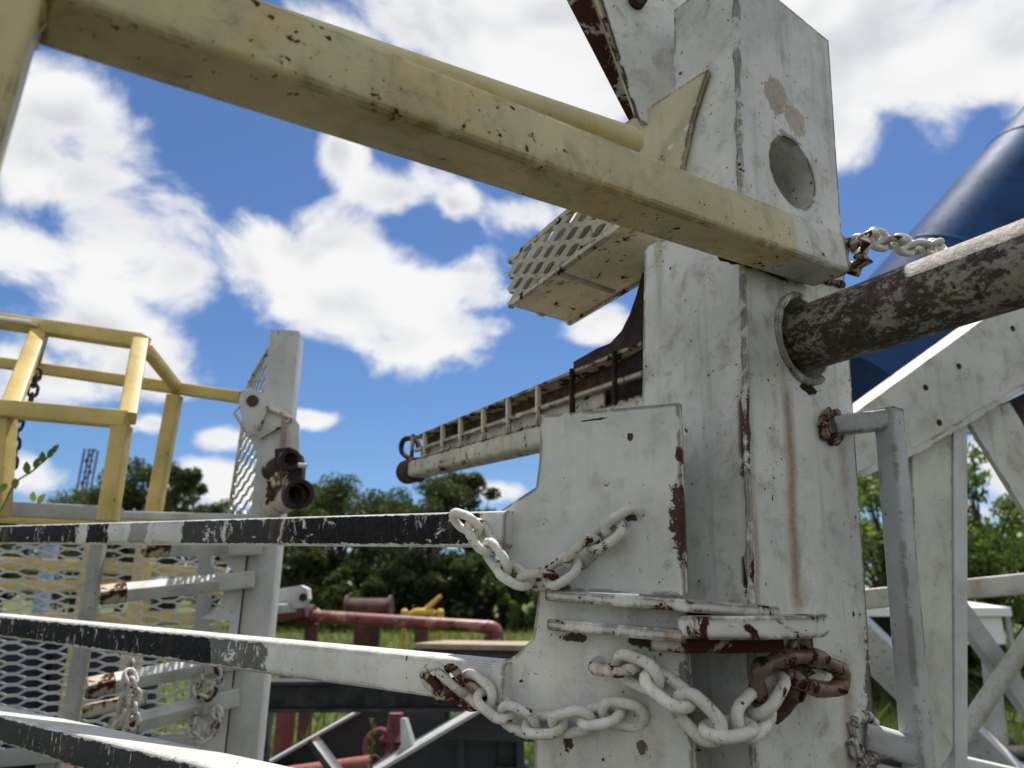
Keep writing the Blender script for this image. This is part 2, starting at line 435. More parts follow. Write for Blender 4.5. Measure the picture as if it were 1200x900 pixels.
class MB:
    def __init__(s):
        s.v, s.f = [], []

    def add(s, vs, fs):
        k = len(s.v)
        s.v += [V(x) for x in vs]
        s.f += [tuple(i + k for i in f) for f in fs]
        return s

    def loft(s, rings, cap=True, closed=False):
        n = len(rings[0])
        vs = [p for r in rings for p in r]
        fs = []
        R = len(rings)
        for a in range(R if closed else R - 1):
            b = (a + 1) % R
            for i in range(n):
                j = (i + 1) % n
                fs.append((a * n + i, a * n + j, b * n + j, b * n + i))
        if cap and not closed:
            fs.append(tuple(range(n))[::-1])
            fs.append(tuple((R - 1) * n + i for i in range(n)))
        return s.add(vs, fs)

    def bar(s, p0, p1, wd, ht, up=(0, 0, 1), r=0.0, n=3):
        """rounded rectangular bar about the centre line p0-p1"""
        p0, p1 = V(p0), V(p1)
        ax = (p1 - p0).normalized()
        u = V(up).cross(ax).normalized()
        v = ax.cross(u).normalized()
        sec = rrect(wd, ht, r, n)
        return s.loft([[p + u * a + v * b for a, b in sec] for p in (p0, p1)])

    def tube(s, pts, rad, n=14, cap=True, closed=False):
        pts = [V(p) for p in pts]
        N = len(pts)
        rads = rad if isinstance(rad, (list, tuple)) else [rad] * N
        rings, u = [], None
        for i, p in enumerate(pts):
            if closed:
                t = (pts[(i + 1) % N] - pts[i - 1]).normalized()
            else:
                t = (pts[min(i + 1, N - 1)] - pts[max(i - 1, 0)]).normalized()
            if u is None:
                h = V((0, 0, 1)) if abs(t.z) < 0.9 else V((1, 0, 0))
                u = h.cross(t).normalized()
            else:
                u = (u - t * u.dot(t)).normalized()
            vv = t.cross(u)
            rings.append([p + (u * math.cos(2 * math.pi * k / n) + vv * math.sin(2 * math.pi * k / n)) * rads[i] for k in range(n)])
        return s.loft(rings, cap, closed)

    def pipe(s, p0, p1, r, th, n=28):
        """hollow pipe with open ends"""
        p0, p1 = V(p0), V(p1)
        ax = (p1 - p0).normalized()
        h = V((0, 0, 1)) if abs(ax.z) < 0.9 else V((1, 0, 0))
        u = h.cross(ax).normalized()
        v = ax.cross(u)
        def ring(p, rr):
            return [p + (u * math.cos(2 * math.pi * k / n) + v * math.sin(2 * math.pi * k / n)) * rr for k in range(n)]
        return s.loft([ring(p0, r), ring(p1, r), ring(p1, r - th), ring(p0, r - th)], closed=True)

    def slab(s, poly, off):
        """polygon extruded along the vector off"""
        poly = [V(p) for p in poly]
        off = V(off)
        return s.loft([poly, [p + off for p in poly]])

    def build(s, name, mat, parent=None, m=None, smooth=True, angle=38):
        if m is None:
            c = sum(s.v, V()) / len(s.v)
            m = Matrix.Translation(c)
        inv = m.inverted()
        me = bpy.data.meshes.new(name)
        me.from_pydata([inv @ p for p in s.v], [], s.f)
        bm = bmesh.new()
        bm.from_mesh(me)
        bmesh.ops.recalc_face_normals(bm, faces=bm.faces)
        bm.to_mesh(me)
        bm.free()
        if smooth:
            me.polygons.foreach_set('use_smooth', [True] * len(me.polygons))
            me.set_sharp_from_angle(angle=math.radians(angle))
        me.materials.append(M[mat] if isinstance(mat, str) else mat)
        return link(name, me, parent, m)

def link(name, me, parent, m):
    o = bpy.data.objects.new(name, me)
    COL.objects.link(o)
    WM[o.name] = m.copy()
    if parent:
        o.parent = parent
        o.matrix_basis = WM[parent.name].inverted() @ m
    else:
        o.matrix_basis = m
    return o

def rrect(wd, ht, r, n=3):
    a, b = wd / 2, ht / 2
    if r <= 0:
        return [(-a, -b), (a, -b), (a, b), (-a, b)]
    out = []
    for cx, cy, a0 in ((a - r, -b + r, -90), (a - r, b - r, 0), (-a + r, b - r, 90), (-a + r, -b + r, 180)):
        for k in range(n + 1):
            t = math.radians(a0 + 90 * k / n)
            out.append((cx + r * math.cos(t), cy + r * math.sin(t)))
    return out

def beam(name, p0, p1, wd, ht, mat, parent, up=(0, 0, 1), r=0.003, anchor='c', n=3):
    """bar object whose local X runs along it; anchor 'ft': p0-p1 is the edge facing the camera on top"""
    p0, p1 = V(p0), V(p1)
    m = frame(p0, p1 - p0, up)
    u, v = m.col[1].to_3d(), m.col[2].to_3d()
    if anchor != 'c':
        away = u if u.dot((p0 + p1) / 2 - CAM) > 0 else -u
        sh = away * wd / 2 - v * ht / 2 * (1 if anchor == 'ft' else -1)
        p0, p1 = p0 + sh, p1 + sh
        m.translation = p0
    return MB().bar(p0, p1, wd, ht, up, r, n).build(name, mat, parent, m)

def dup(o, name, parent, m):
    return link(name, o.data, parent, m)

def az(deg):
    return V((math.sin(math.radians(deg)), math.cos(math.radians(deg)), 0))

Z = V((0, 0, 1))

def plane(px, py, Y, deg):
    """vertical plane through a point, running at the compass angle deg; returns pixel -> point"""
    p0, d = P(px, py, Y), az(deg)
    n = V((d.y, -d.x, 0))
    return lambda x, y: G(x, y, p0, n)

# chain link mesh, shared by all links of one size
def link_mesh(name, d, length, width, mat):
    pts = []
    rr = (width - d) / 2
    hl = length / 2 - d / 2 - rr
    for k in range(9):
        t = math.radians(-90 + 180 * k / 8)
        pts.append(V((hl + rr * math.cos(t), rr * math.sin(t), 0)))
    for k in range(9):
        t = math.radians(90 + 180 * k / 8)
        pts.append(V((-hl + rr * math.cos(t), rr * math.sin(t), 0)))
    mb = MB().tube(pts, d / 2, 8, closed=True)
    me = bpy.data.meshes.new(name)
    me.from_pydata(mb.v, [], mb.f)
    me.polygons.foreach_set('use_smooth', [True] * len(me.polygons))
    me.materials.append(M[mat])
    return me

LINKS = {}
def get_link(d, mat):
    k = (round(d, 5), mat)
    if k not in LINKS:
        LINKS[k] = link_mesh('link', d, d * 4.9, d * 3.45, mat)
    return LINKS[k]

def smooth_path(pts, per=24):
    out = []
    n = len(pts)
    for i in range(n - 1):
        p0, p1, p2, p3 = pts[max(i - 1, 0)], pts[i], pts[i + 1], pts[min(i + 2, n - 1)]
        for k in range(per):
            t = k / per
            out.append(0.5 * ((2 * p1) + (p2 - p0) * t + (2 * p0 - 5 * p1 + 4 * p2 - p3) * t * t + (3 * p1 - p0 - 3 * p2 + p3) * t ** 3))
    out.append(pts[-1])
    return out

def chain(label, pts, d, mats=('chain',), group=None, up=None, phase=0.0, name='chain'):
    pts = smooth_path([V(p) for p in pts])
    root = thing(name, label, 'chain', pts[0], group)
    pitch = d * 2.95
    cum = [0]
    for a, b in zip(pts, pts[1:]):
        cum.append(cum[-1] + (b - a).length)
    def at(s):
        s = min(max(s, 0), cum[-1])
        for i in range(len(cum) - 1):
            if cum[i + 1] >= s:
                q = (s - cum[i]) / max(cum[i + 1] - cum[i], 1e-9)
                return pts[i].lerp(pts[i + 1], q)
        return pts[-1]
    n = max(2, int(cum[-1] / pitch) + 1)
    rnd = random.Random(len(label))
    for i in range(n):
        a, b = at(i * pitch - pitch / 2), at(i * pitch + pitch / 2)
        c = (a + b) / 2
        ax = (b - a).normalized()
        look = up if up else (c - CAM).normalized()
        u = look.cross(ax).normalized()
        v = ax.cross(u).normalized()
        ang = math.radians((40 if i % 2 else -50) + phase + rnd.uniform(-9, 9))
        uu = u * math.cos(ang) + v * math.sin(ang)
        m = Matrix((ax, uu, ax.cross(uu))).transposed().to_4x4()
        m.translation = c
        mat = mats[int(rnd.random() * len(mats))] if len(mats) > 1 else mats[0]
        link('link', get_link(d, mat), root, m)
    return root

def expanded(mb, A, B, C, D, nx, ny, sw, th, f=0.11):
    """expanded metal: diamonds in the quad A(0,0) B(1,0) C(1,1) D(0,1), nx by ny"""
    nrm = (B - A).cross(D - A).normalized()
    def q(i, j):
        s, t = i / nx, j / ny
        return (A * (1 - s) + B * s) * (1 - t) + (D * (1 - s) + C * s) * t
    def strand(a, b, k):
        ax = (b - a).normalized()
        u = nrm.cross(ax).normalized()
        e = ax * sw * 0.3
        tw = nrm * th * 0.6
        s4 = [u * sw * k / 2 + tw, -u * sw * k / 2 + tw * 0.2, -u * sw * k / 2 - tw, u * sw * k / 2 - tw * 0.2]
        mb.loft([[a - e + p for p in s4], [b + e + p for p in s4]])
    for i in range(0, 2 * nx + 1):
        for j in range(0, 2 * ny + 1):
            if (i + j) % 2 == 0:
                strand(q(max(i / 2 - f, 0), j / 2), q(min(i / 2 + f, nx), j / 2), 1.35)
            if i < 2 * nx and j < 2 * ny:
                if (i + j) % 2 == 0:
                    strand(q(i / 2 + f, j / 2), q((i + 1) / 2 - f, (j + 1) / 2), 1.0)
                else:
                    strand(q(i / 2 + f, (j + 1) / 2), q((i + 1) / 2 - f, j / 2), 1.0)
    return mb

def weld(mb, c, nrm, r, rnd, lump=0.3, n=18):
    """uneven bead of weld round a joint"""
    h = Z if abs(nrm.z) < 0.9 else V((1, 0, 0))
    u = h.cross(nrm).normalized()
    v = nrm.cross(u)
    pts, rad = [], []
    for k in range(n):
        t = 2 * math.pi * k / n
        rr = r * (1 + rnd.uniform(-lump, lump) * 0.35)
        pts.append(c + (u * math.cos(t) + v * math.sin(t)) * rr)
        rad.append(r * 0.30 * (1 + rnd.uniform(-lump, lump)))
    return mb.tube(pts, rad, 8, closed=True)

# ================================================================== setting: ground
def ground_mat():
    mt, t, bs = new_mat('grassy ground')
    pos = t.n('ShaderNodeNewGeometry').outputs['Position']
    a = t.noise(pos, 0.35, 5, 0.6)
    b = t.noise(pos, 9.0, 6, 0.7)
    c = t.mix(t.step(b, 0.35, 0.7), (0.05, 0.078, 0.018), (0.12, 0.15, 0.045))
    c = t.mix(t.m('MULTIPLY', t.step(a, 0.52, 0.68), 0.7), c, (0.12, 0.095, 0.065))
    t.put(bs.inputs['Base Color'], c)
    bs.inputs['Roughness'].default_value = 0.95
    bs.inputs['Specular IOR Level'].default_value = 0.1
    bp = t.n('ShaderNodeBump')
    bp.inputs['Distance'].default_value = 0.05
    t.put(bp.inputs['Height'], b)
    t.t.links.new(bp.outputs[0], bs.inputs['Normal'])
    return mt

M['ground'] = ground_mat()
g = MB()
NG = 60
gv = []
for j in range(NG + 1):
    for i in range(NG + 1):
        sx, sy = i / NG * 2 - 1, j / NG * 2 - 1
        x, y = math.copysign(abs(sx) ** 3 * 900, sx), math.copysign(abs(sy) ** 3 * 900, sy)
        gv.append(V((x, y, 0.03 * math.sin(x * 0.9) * math.cos(y * 0.7) if abs(x) + abs(y) < 60 else 0)))
g.add(gv, [(j * (NG + 1) + i, j * (NG + 1) + i + 1, (j + 1) * (NG + 1) + i + 1, (j + 1) * (NG + 1) + i) for j in range(NG) for i in range(NG)])
tag(g.build('ground', 'ground', None, Matrix.Identity(4)), None, None, None, 'structure')

M['pad'] = plain('dark bounce sheet', (0.022, 0.020, 0.018), (0.060, 0.054, 0.046), 14, 0.9, 0.6, dist=0.02)  # dark sheet, out of view, added to cut light bounced up onto the rig
pd_ = MB()
rp_ = random.Random(2)
ring_ = [V((0.3 + (5.2 + rp_.uniform(-.5, .5)) * math.cos(t * math.pi / 20), -0.5 + (5.4 + rp_.uniform(-.5, .5)) * math.sin(t * math.pi / 20), 0.045)) for t in range(40)]
pd_.loft([[p - Z * 0.06 for p in ring_], ring_])
tag(pd_.build('bounce_pad', 'pad'), None, None, None, 'structure')

# ================================================================== the white post and what is welded to it
YC = 0.716
top_c, bot_c = P(861, -43, YC), P(884, 880, YC)
axz = (top_c - bot_c).normalized()
base_c = bot_c - axz * ((bot_c.z - 0.0) / axz.z)
R_dir = az(54)
R_dir = (R_dir - axz * R_dir.dot(axz)).normalized()
L_dir = axz.cross(R_dir).normalized()                # towards the back left
PM = Matrix((R_dir, L_dir, axz)).transposed().to_4x4()
PM.translation = base_c
PI_ = PM.inverted()
n_right = -L_dir                                     # outward normal of the face with the pipe hole
n_left = -R_dir
PL_ = lambda x, y, z: PM @ V((x, y, z))
rface = lambda x, y, off=0.0: G(x, y, base_c + n_right * off, n_right)
lface = lambda x, y, off=0.0: G(x, y, base_c + n_left * off, n_left)
loc = lambda p: PI_ @ p
TOPZ = (PI_ @ rface(861, -43)).z
RW = loc(rface(999, 470)).x
LW = loc(lface(754, 380)).y
LW2 = loc(lface(790, 32)).y
ZMID = loc(lface(800, 270)).z
h1 = loc(rface(929, 202)); r1 = 0.046
h2 = loc(rface(942, 397)); r2 = 0.047
s_top, s_bot = loc(rface(931, 462)), loc(rface(925, 700))
tan_p = loc(rface(915, 118)); 

M['post'] = painted('post paint', WHITE, chip=0.5, edge=1.2, specks=0.8, grime=1.1, bump=0.45, stains=(
    ('run', 0, (s_top.x + s_bot.x) / 2 - 0.011, (s_top.x + s_bot.x) / 2 + 0.011, s_bot.z - 0.01, s_top.z + 0.01, 0.9),
    ('tan', 0, tan_p.x - 0.030, tan_p.x + 0.014, tan_p.z - 0.026, tan_p.z + 0.030, 0.85),
    ('tan', 0, tan_p.x + 0.006, tan_p.x + 0.050, tan_p.z - 0.036, tan_p.z + 0.006, 0.7),
    ('rust', 0, h1.x - 0.03, h1.x + 0.02, h1.z + 0.042, h1.z + 0.052, 0.5),
    ('run', 0, 0.004, 0.016, s_bot.z - 0.02, s_bot.z + 0.075, 0.7),
    ('rust', 0, h2.x - 0.012, h2.x + 0.022, h2.z - 0.064, h2.z - 0.052, 1.0),
    ('rust', 0, -0.004, 0.007, s_bot.z, s_bot.z + 0.04, 1.0),
    ('run', 0, 0.000, 0.012, s_bot.z + 0.06, s_bot.z + 0.24, 0.5),
    ('rust', 0, -0.004, 0.003, s_top.z - 0.10, s_top.z - 0.01, 0.9),
    ('rust', 0, 0.002, 0.09, h2.z + 0.058, h2.z + 0.070, 0.9),
    ('rust', 0, RW - 0.014, RW + 0.004, s_bot.z - 0.22, s_bot.z - 0.03, 0.8),
    ('run', 0, RW - 0.060, RW - 0.035, s_bot.z - 0.20, s_bot.z - 0.05, 0.6),
    ('run', 0, RW - 0.040, RW - 0.018, s_top.z - 0.09, s_top.z - 0.03, 0.5)))

mast = thing('steel_post', 'thick white rusted steel post with a round pipe hole and brackets welded on', 'post', base_c)

def holed_face(mb, x0, x1, za, zb, holes, y=0.0):
    """face of the post in its local x-z plane with round holes sunk in it"""
    cuts = [za] + [(a[1] + b[1]) / 2 for a, b in zip(holes, holes[1:])] + [zb]
    for (cx, cz, r, dep), lo, hi in zip(holes, cuts, cuts[1:]):
        lo2, hi2 = max(lo, cz - r - 0.03), min(hi, cz + r + 0.03)
        for a, b in ((lo, lo2), (hi2, hi)):
            if b - a > 1e-6:
                mb.add([PL_(x0, y, a), PL_(x1, y, a), PL_(x1, y, b), PL_(x0, y, b)], [(0, 1, 2, 3)])
        angs = sorted([2 * math.pi * k / 40 for k in range(40)] +
                      [math.atan2(zz - cz, xx - cx) % (2 * math.pi) for xx in (x0, x1) for zz in (lo2, hi2)])
        rim, bor = [], []
        for t in angs:
            c, s = math.cos(t), math.sin(t)
            kx = ((x1 if c > 0 else x0) - cx) / c if abs(c) > 1e-9 else 1e9
            kz = ((hi2 if s > 0 else lo2) - cz) / s if abs(s) > 1e-9 else 1e9
            k = min(kx, kz)
            bor.append(PL_(cx + c * k, y, cz + s * k))
            rim.append((c, s))
        n = len(angs)
        rings = [bor, [PL_(cx + c * r, y, cz + s * r) for c, s in rim], [PL_(cx + c * r * 0.985, y + 0.004, cz + s * r * 0.985) for c, s in rim],
                 [PL_(cx + c * r * 0.985, y + dep, cz + s * r * 0.985) for c, s in rim]]
        mb.loft(rings, cap=False)
        mb.add(rings[3], [tuple(range(n))])

pb = MB()
holed_face(pb, 0, RW, 0, TOPZ, [(h2.x, h2.z, r2, 0.14), (h1.x, h1.z, r1, 0.098)])
def quad(*a):
    pb.add([PL_(*p) for p in a], [(0, 1, 2, 3)])
quad((0, 0, 0), (0, 0, ZMID), (0, LW, ZMID), (0, LW, 0))
quad((0, 0, ZMID), (0, 0, TOPZ), (0, LW2, TOPZ), (0, LW2, ZMID))
quad((RW, 0, 0), (RW, 0, TOPZ), (RW, LW2, TOPZ), (RW, LW2, 0))
quad((0, LW, 0), (0, LW, ZMID), (RW, LW, ZMID), (RW, LW, 0))
quad((0, LW2, ZMID), (0, LW2, TOPZ), (RW, LW2, TOPZ), (RW, LW2, ZMID))
quad((0, 0, TOPZ), (RW, 0, TOPZ), (RW, LW2, TOPZ), (0, LW2, TOPZ))
quad((0, LW2, ZMID), (RW, LW2, ZMID), (RW, LW, ZMID), (0, LW, ZMID))
pb.build('post_body', 'post', mast, PM, smooth=True, angle=30)
rnd = random.Random(3)

# weld bead along the corner and rim of the pipe hole
wb = MB()
zs = [0.02 + k * 0.011 for k in range(int((TOPZ - 0.03) / 0.011))]
wb.tube([PL_(-0.0005 + rnd.uniform(-.0006, .0006), -0.0005 + rnd.uniform(-.0006, .0006), z) for z in zs], [0.0042 + rnd.uniform(-.0012, .0012) for z in zs], 8)
wb.build('corner_weld', 'post', mast, PM)
rb = MB()
pts = [PL_(h2.x + (r2 + 0.003) * math.cos(t), -0.001, h2.z + (r2 + 0.003) * math.sin(t)) for t in [math.radians(95 + k * 7) for k in range(31)]]
rb.tube(pts, [0.0045 + rnd.uniform(-.0008, .0008) for p in pts], 8)
rb.build('hole_rim', 'flange', mast)

# gusset that stiffens the yellow rail, and the diagonal brace above it
gp = lambda x, y: G(x, y, base_c + n_right * 0.001 - L_dir * 0.0, n_right)
gq = plane(800, 160, 0.775, 62)
M['gusset'] = painted('gusset paint', (0.56, 0.50, 0.32), chip=0.3, edge=1.2, patch=WHITE, patch_amt=0.04)
MB().slab([lface(x, y, 0.009) for x, y in ((728, 147), (829, 81), (810, 140), (792, 222), (765, 212))], R_dir * 0.007).build('gusset', 'gusset', mast)
bq = plane(735, 130, 0.845, 70)
br = MB()
b_dir = bq(735, 135) - bq(664, 0)
br.slab([bq(735, 138), bq(756, 128), bq(701, 0), bq(536, -420), bq(481, -420), bq(664, 0)], V((0.006, 0.012, 0)))
M['brace_rust'] = painted('brace underside', (0.40, 0.38, 0.33), chip=2.7, edge=1.2, rust=1.0, rough=0.5, scale=0.55, rust_a=(0.08, 0.03, 0.018))
bro = br.build('brace', 'brace_rust', mast)
bw = MB()
bq2 = plane(752, 125, 0.822, 70)
bw.slab([bq2(743, 128), bq2(752, 128), bq2(708, 0), bq2(545, -420), bq2(531, -420), bq2(697, 0)], V((0.004, 0.020, 0)))
bw.build('brace_flange', 'cream', bro)
bq3 = plane(790, 60, 0.835, 70)
MB().slab([bq3(747, 140), bq3(800, 170), bq3(800, 22), bq3(826, -2), bq3(660, -420), bq3(538, -420), bq3(704, 0)], V((0.004, 0.010, 0))).build('brace_web', 'post', bro)
lug = MB()
c = bq3(745, 3)
lug.tube([c - az(-20) * 0.012, c + az(-20) * 0.02], 0.012, 14)
lug.build('brace_pin', 'rust_dark', bro)

# bracket plates that carry the rails
bp_ = plane(803, 580, 0.690, -58)
BT = az(32) * 0.010
up_poly = [(634, 487), (722, 479), (795, 472), (798, 560), (803, 698), (640, 692), (636, 680), (604, 663), (586, 640), (582, 614), (584, 600), (628, 571), (632, 540)]
bm_ = frame(bp_(803, 580), az(122), Z)
bi_ = bm_.inverted()
def spot(x0, y0, x1, y1, amt=0.95, kind='rust'):
    a_, b_ = bi_ @ bp_(x0, y1), bi_ @ bp_(x1, y0)
    return (kind, 0, a_.x, b_.x, a_.z, b_.z, amt)
M['plate_up'] = painted('upper plate paint', (0.69, 0.685, 0.64), chip=0.5, edge=1.3, specks=0.7, grime=0.6, stains=(
    spot(788, 560, 808, 662), spot(792, 520, 802, 545), spot(676, 488, 712, 496), spot(733, 506, 742, 519), spot(716, 472, 730, 480),
    spot(730, 598, 748, 612), spot(640, 684, 668, 694, 0.8)))
M['plate_lo'] = painted('lower plate paint', (0.67, 0.66, 0.61), chip=0.5, edge=1.3, specks=0.8, grime=0.9, stains=(
    spot(735, 744, 790, 762), spot(655, 742, 690, 752), spot(660, 858, 672, 880), spot(744, 868, 760, 884, 0.85),
    spot(796, 770, 810, 860, 0.7)))
MB().slab([bp_(*p) for p in up_poly], BT).build('bracket_plate', 'plate_up', mast, bm_)
lo_poly = [(632, 690), (804, 706), (808, 830), (814, 935), (627, 935), (626, 866), (604, 860), (578, 832), (560, 806), (566, 786), (604, 768), (624, 748)]
MB().slab([bp_(*p) for p in lo_poly], BT).build('bracket_plate', 'plate_lo', mast, bm_)
# webs from the plates back to the post
for ya, yb in ((505, 688), (760, 930)):
    a, b = bp_(775, ya), bp_(775, yb)
    MB().slab([a + BT, b + BT, V((b.x, b.y, b.z)) + V((0.012, 0.115, 0)), a + V((0.012, 0.115, 0))], V((-0.012, 0.004, 0))).build('bracket_web', 'plate', mast)

def flat_plate(name, pts, py, Yref, th, mat, parent, px=800, tilt=0.0, e=0.0018):
    ref = P(px, py, Yref)
    poly = []
    for x, Y in pts:
        q = P(x, 705, Y)
        poly.append(V((q.x, q.y, ref.z + tilt * (ref.x - q.x))))
    mb = MB()
    cx = sum(poly, V()) / len(poly)
    ins = [p + (cx - p).normalized() * e for p in poly]
    mb.loft([[p for p in ins], [p - Z * e for p in poly], [p - Z * (th - e) for p in poly], [p - Z * th for p in ins]])
    return mb.build(name, mat, parent, angle=28)

flat_plate('flange', [(639, 0.755), (720, 0.705), (805, 0.655), (872, 0.652), (903, 0.668), (913, 0.700), (900, 0.80), (800, 0.80), (655, 0.84)], 702, 0.66, 0.0105, 'flange', mast, tilt=0.075)
flat_plate('flange', [(793, 0.668), (812, 0.640), (880, 0.636), (945, 0.655), (963, 0.680), (968, 0.735), (955, 0.80), (840, 0.78), (800, 0.74)], 722, 0.645, 0.0185, 'flange', mast)
flat_plate('flange', [(641, 0.755), (720, 0.708), (800, 0.660), (815, 0.72), (800, 0.78), (660, 0.84)], 738, 0.665, 0.0105, 'flange', mast, tilt=0.055)
flat_plate('flange', [(760, 0.690), (800, 0.668), (850, 0.662), (908, 0.682), (914, 0.72), (905, 0.80), (810, 0.80)], 749, 0.66, 0.012, 'brace_rust', mast)

# grey grab bar on the far edge of the post
gb = thing('grab_bar', 'grey square-tube grab bar bent and welded to the white post', 'bar', P(1060, 700, 0.80))
YG = 0.815
vq = lambda x, y: P(x, y, YG)
va, vb = vq(1041, 480), vq(1082, 960)
beam('upright', va, vb, 0.0245, 0.0245, 'grab', gb, up=(-0.5, 0.8, 0), r=0.004)
ha, hb = rface(974, 500, -0.002), vq(1046, 491)
beam('top_arm', ha, hb + (hb - ha).normalized() * 0.0005, 0.022, 0.0225, 'grab', gb, r=0.004)
beam('bottom_arm', rface(1012, 862, -0.002), vq(1072, 880), 0.026, 0.027, 'grab', gb, r=0.005)
w1 = MB(); weld(w1, rface(974, 500, 0.004), n_right, 0.017, rnd, 0.6, 26); w1.build('weld_bead', 'cream_rusty', gb)
w2 = MB(); weld(w2, rface(1012, 862, 0.003), n_right, 0.020, rnd, 0.6, 26); w2.build('weld_bead', 'post', gb)

# rusty pipe sitting in the hole
pe = P(1200, 309, 0.575)
pd = (pe - rface(941, 398)).normalized()
pa = rface(941, 398) - pd * 0.10
pend = pe + pd * 0.55
pw = thing('drill_pipe', 'dark rusty pipe with flaking pale paint poking out of the white post', 'pipe', pend)
pm = frame(pa, pend - pa, Z)
MB().pipe(pa, pend, 0.0362, 0.006, 40).build('pipe_body', 'pipe_rust', pw, pm)

# ------------------------------------------------------------------ yellow guard rail
bfr = lambda x, y: rface(x, y, 0.052)
bt0, bt1 = bfr(150, -70), bfr(988, 271)
ydir = (bt1 - bt0).normalized()
bt0 = bfr(66, -103)
YLEN = (bt1 - bt0).length
BH = 0.050
yg = thing('guard_rail', 'thick yellow square-tube guard rail welded across the white post', 'rail', bt0 - Z * 1.0)
M['yrail'] = painted('yellow rail paint', (0.58, 0.51, 0.27), chip=0.62, edge=1.1, specks=0.7, grime=0.9, bump=0.5, patch=(0.52, 0.42, 0.19), patch_amt=0.07, split=(YLEN - 0.098, (0.60, 0.585, 0.52)))
MB_ = beam('rail_tube', bt0, bt1, 0.050, BH, 'yrail', yg, r=0.0075, anchor='ft', n=4)
rq = lambda x, y: rface(x, y, -0.012)
ra, rb_ = rq(438, 70), rq(748, 169)
rdir = (rb_ - ra).normalized()
ra = rb_ - rdir * 0.62
pts = [ra, rb_ - rdir * 0.012] + [rb_ - rdir * (0.012 - 0.012 * math.sin(math.radians(t))) for t in (30, 60, 85)]
MB().tube(pts, [0.0145, 0.0145, 0.0135, 0.010, 0.004], 24).build('round_tube', 'yellow', yg, frame(ra, rdir, Z))
ep = bt0 - n_right * 0.025 - Z * 0.025 - ydir * 0.0255
beam('end_post', ep + V((0.02, 0, 0.30)), V((ep.x - 0.10, ep.y, 0.0)), 0.05, 0.05, 'yellow', yg, up=R_dir, r=0.006)
wj = MB()
wpts = [bt0 + n_right * 0.001 - Z * (0.004 + 0.042 * k / 10) for k in range(11)]
wj.tube(wpts, [0.0035 + rnd.uniform(-.001, .0015) for p in wpts], 8)
wj.tube([bt0 - Z * 0.051 - n_right * (0.048 * k / 10) for k in range(11)], [0.0035 + rnd.uniform(-.001, .0015) for p in wpts], 8)
wj.build('weld_seam', 'yellow', yg)

# short white chain at the end of the yellow rail
cq = rface
chain('short white chain lying over the top of the rusty pipe by the rail end', [rface(1000, 300, 0.02), rface(1012, 280, 0.035), rface(1035, 282, 0.04), rface(1062, 288, 0.045), rface(1085, 291, 0.05), rface(1104, 288, 0.04)], 0.0088, ('chain', 'chain_worn'), phase=15)
ww = MB()
wp = [rface(846 + 142 * k / 30, 300 + 34 * k / 30, 0.001) for k in range(31)]
ww.tube(wp, [0.005 + rnd.uniform(-.0015, .002) for p in wp], 8)
ww.build('weld_seam', 'brace_rust', yg)
w3 = MB(); weld(w3, rface(996, 300, 0.03), R_dir, 0.017, rnd, 1.0); w3.build('rail_weld', 'cream_rusty', yg)

# ------------------------------------------------------------------ the three white rails with black bands
def rail(label, a, b, wd, ht, bands, ext=0.9):
    d = (b - a).normalized()
    a2 = a - d * ext
    t = thing('barrier_rail', label, 'rail', a2)
    mt = painted('rail paint', (0.68, 0.675, 0.63), chip=0.55, edge=1.6, specks=0.5, grime=0.5,
                 bands=[((x0 + ext), (x1 + ext), k) for x0, x1, k in bands])
    o = beam('rail_tube', a2, b, wd, ht, mt, t, r=0.0045, anchor='ft')
    return t

RY = plane(583, 600, 0.785, -53)
A, B = RY(0, 616), RY(592, 598)
L1 = (B - A).length
def fr(px, py, A_, d_):
    return (RY(px, py) - A_).dot(d_)
d1 = (B - A).normalized()
f1 = lambda px: fr(px, 616 - 18 * px / 592, A, d1)
rail('white square-tube rail with a long black band, touching the upper chained bracket plate', A, B, 0.037, 0.037,
     [(-2, f1(92), 1), (f1(104), f1(128), 1), (f1(153), f1(174), .55), (f1(215), f1(262), .93), (f1(268), f1(330), .95), (f1(334), f1(560), 1)])
A, B = RY(0, 721), RY(590, 777)
d2 = (B - A).normalized()
f2 = lambda px: fr(px, 721 + 56 * px / 590, A, d2)
rail('white square-tube rail with a faded black band, touching the lower chained bracket plate', A, B, 0.042, 0.041, [(-2, f2(250), 1), (f2(250), f2(312), 0.8)])
RY3 = plane(200, 884, 0.86, -47)
A, B = RY3(0, 838), RY3(560, 975)
d3 = (B - A).normalized()
rail('lowest white rail with patchy black paint and a wide sunlit top', A, B, 0.050, 0.040,
     [(-2, (RY3(230, 890) - A).dot(d3) - .0, .95)], 0.6)

# ------------------------------------------------------------------ chains on the bracket plates
cp = lambda x, y, off=0.0: bp_(x, y) - az(32) * off
chain('white painted chain looped in front of the upper bracket plate', [cp(740, 609, 0.004), cp(722, 622, .010), cp(700, 640, .014), cp(676, 664, .016), cp(650, 679, .017), cp(622, 681, .018), cp(600, 664, .020), cp(584, 640, .022), cp(574, 622, .024), cp(562, 611, .024), cp(546, 611, .020)], 0.0096, ('chain', 'chain', 'chain', 'chain', 'chain_worn'))
chain('white painted chain strung low across the lower bracket plate', [cp(742, 838, .004), cp(724, 834, .008), cp(700, 838, .012), cp(672, 846, .014), cp(640, 848, .016), cp(610, 838, .018), cp(586, 818, .02), cp(566, 800, .022)], 0.0098, ('chain', 'chain', 'chain', 'chain', 'chain_worn'), phase=10)
chain('clump of rusted chain wrapped round the rail end at the lower plate', [cp(566, 814, .02), cp(552, 800, .03), cp(540, 786, .034), cp(526, 788, .03), cp(520, 800, .026), cp(534, 806, .032), cp(552, 792, .036), cp(562, 782, .028)], 0.0088, ('rustchain', 'chain_worn', 'rustchain'), phase=35)
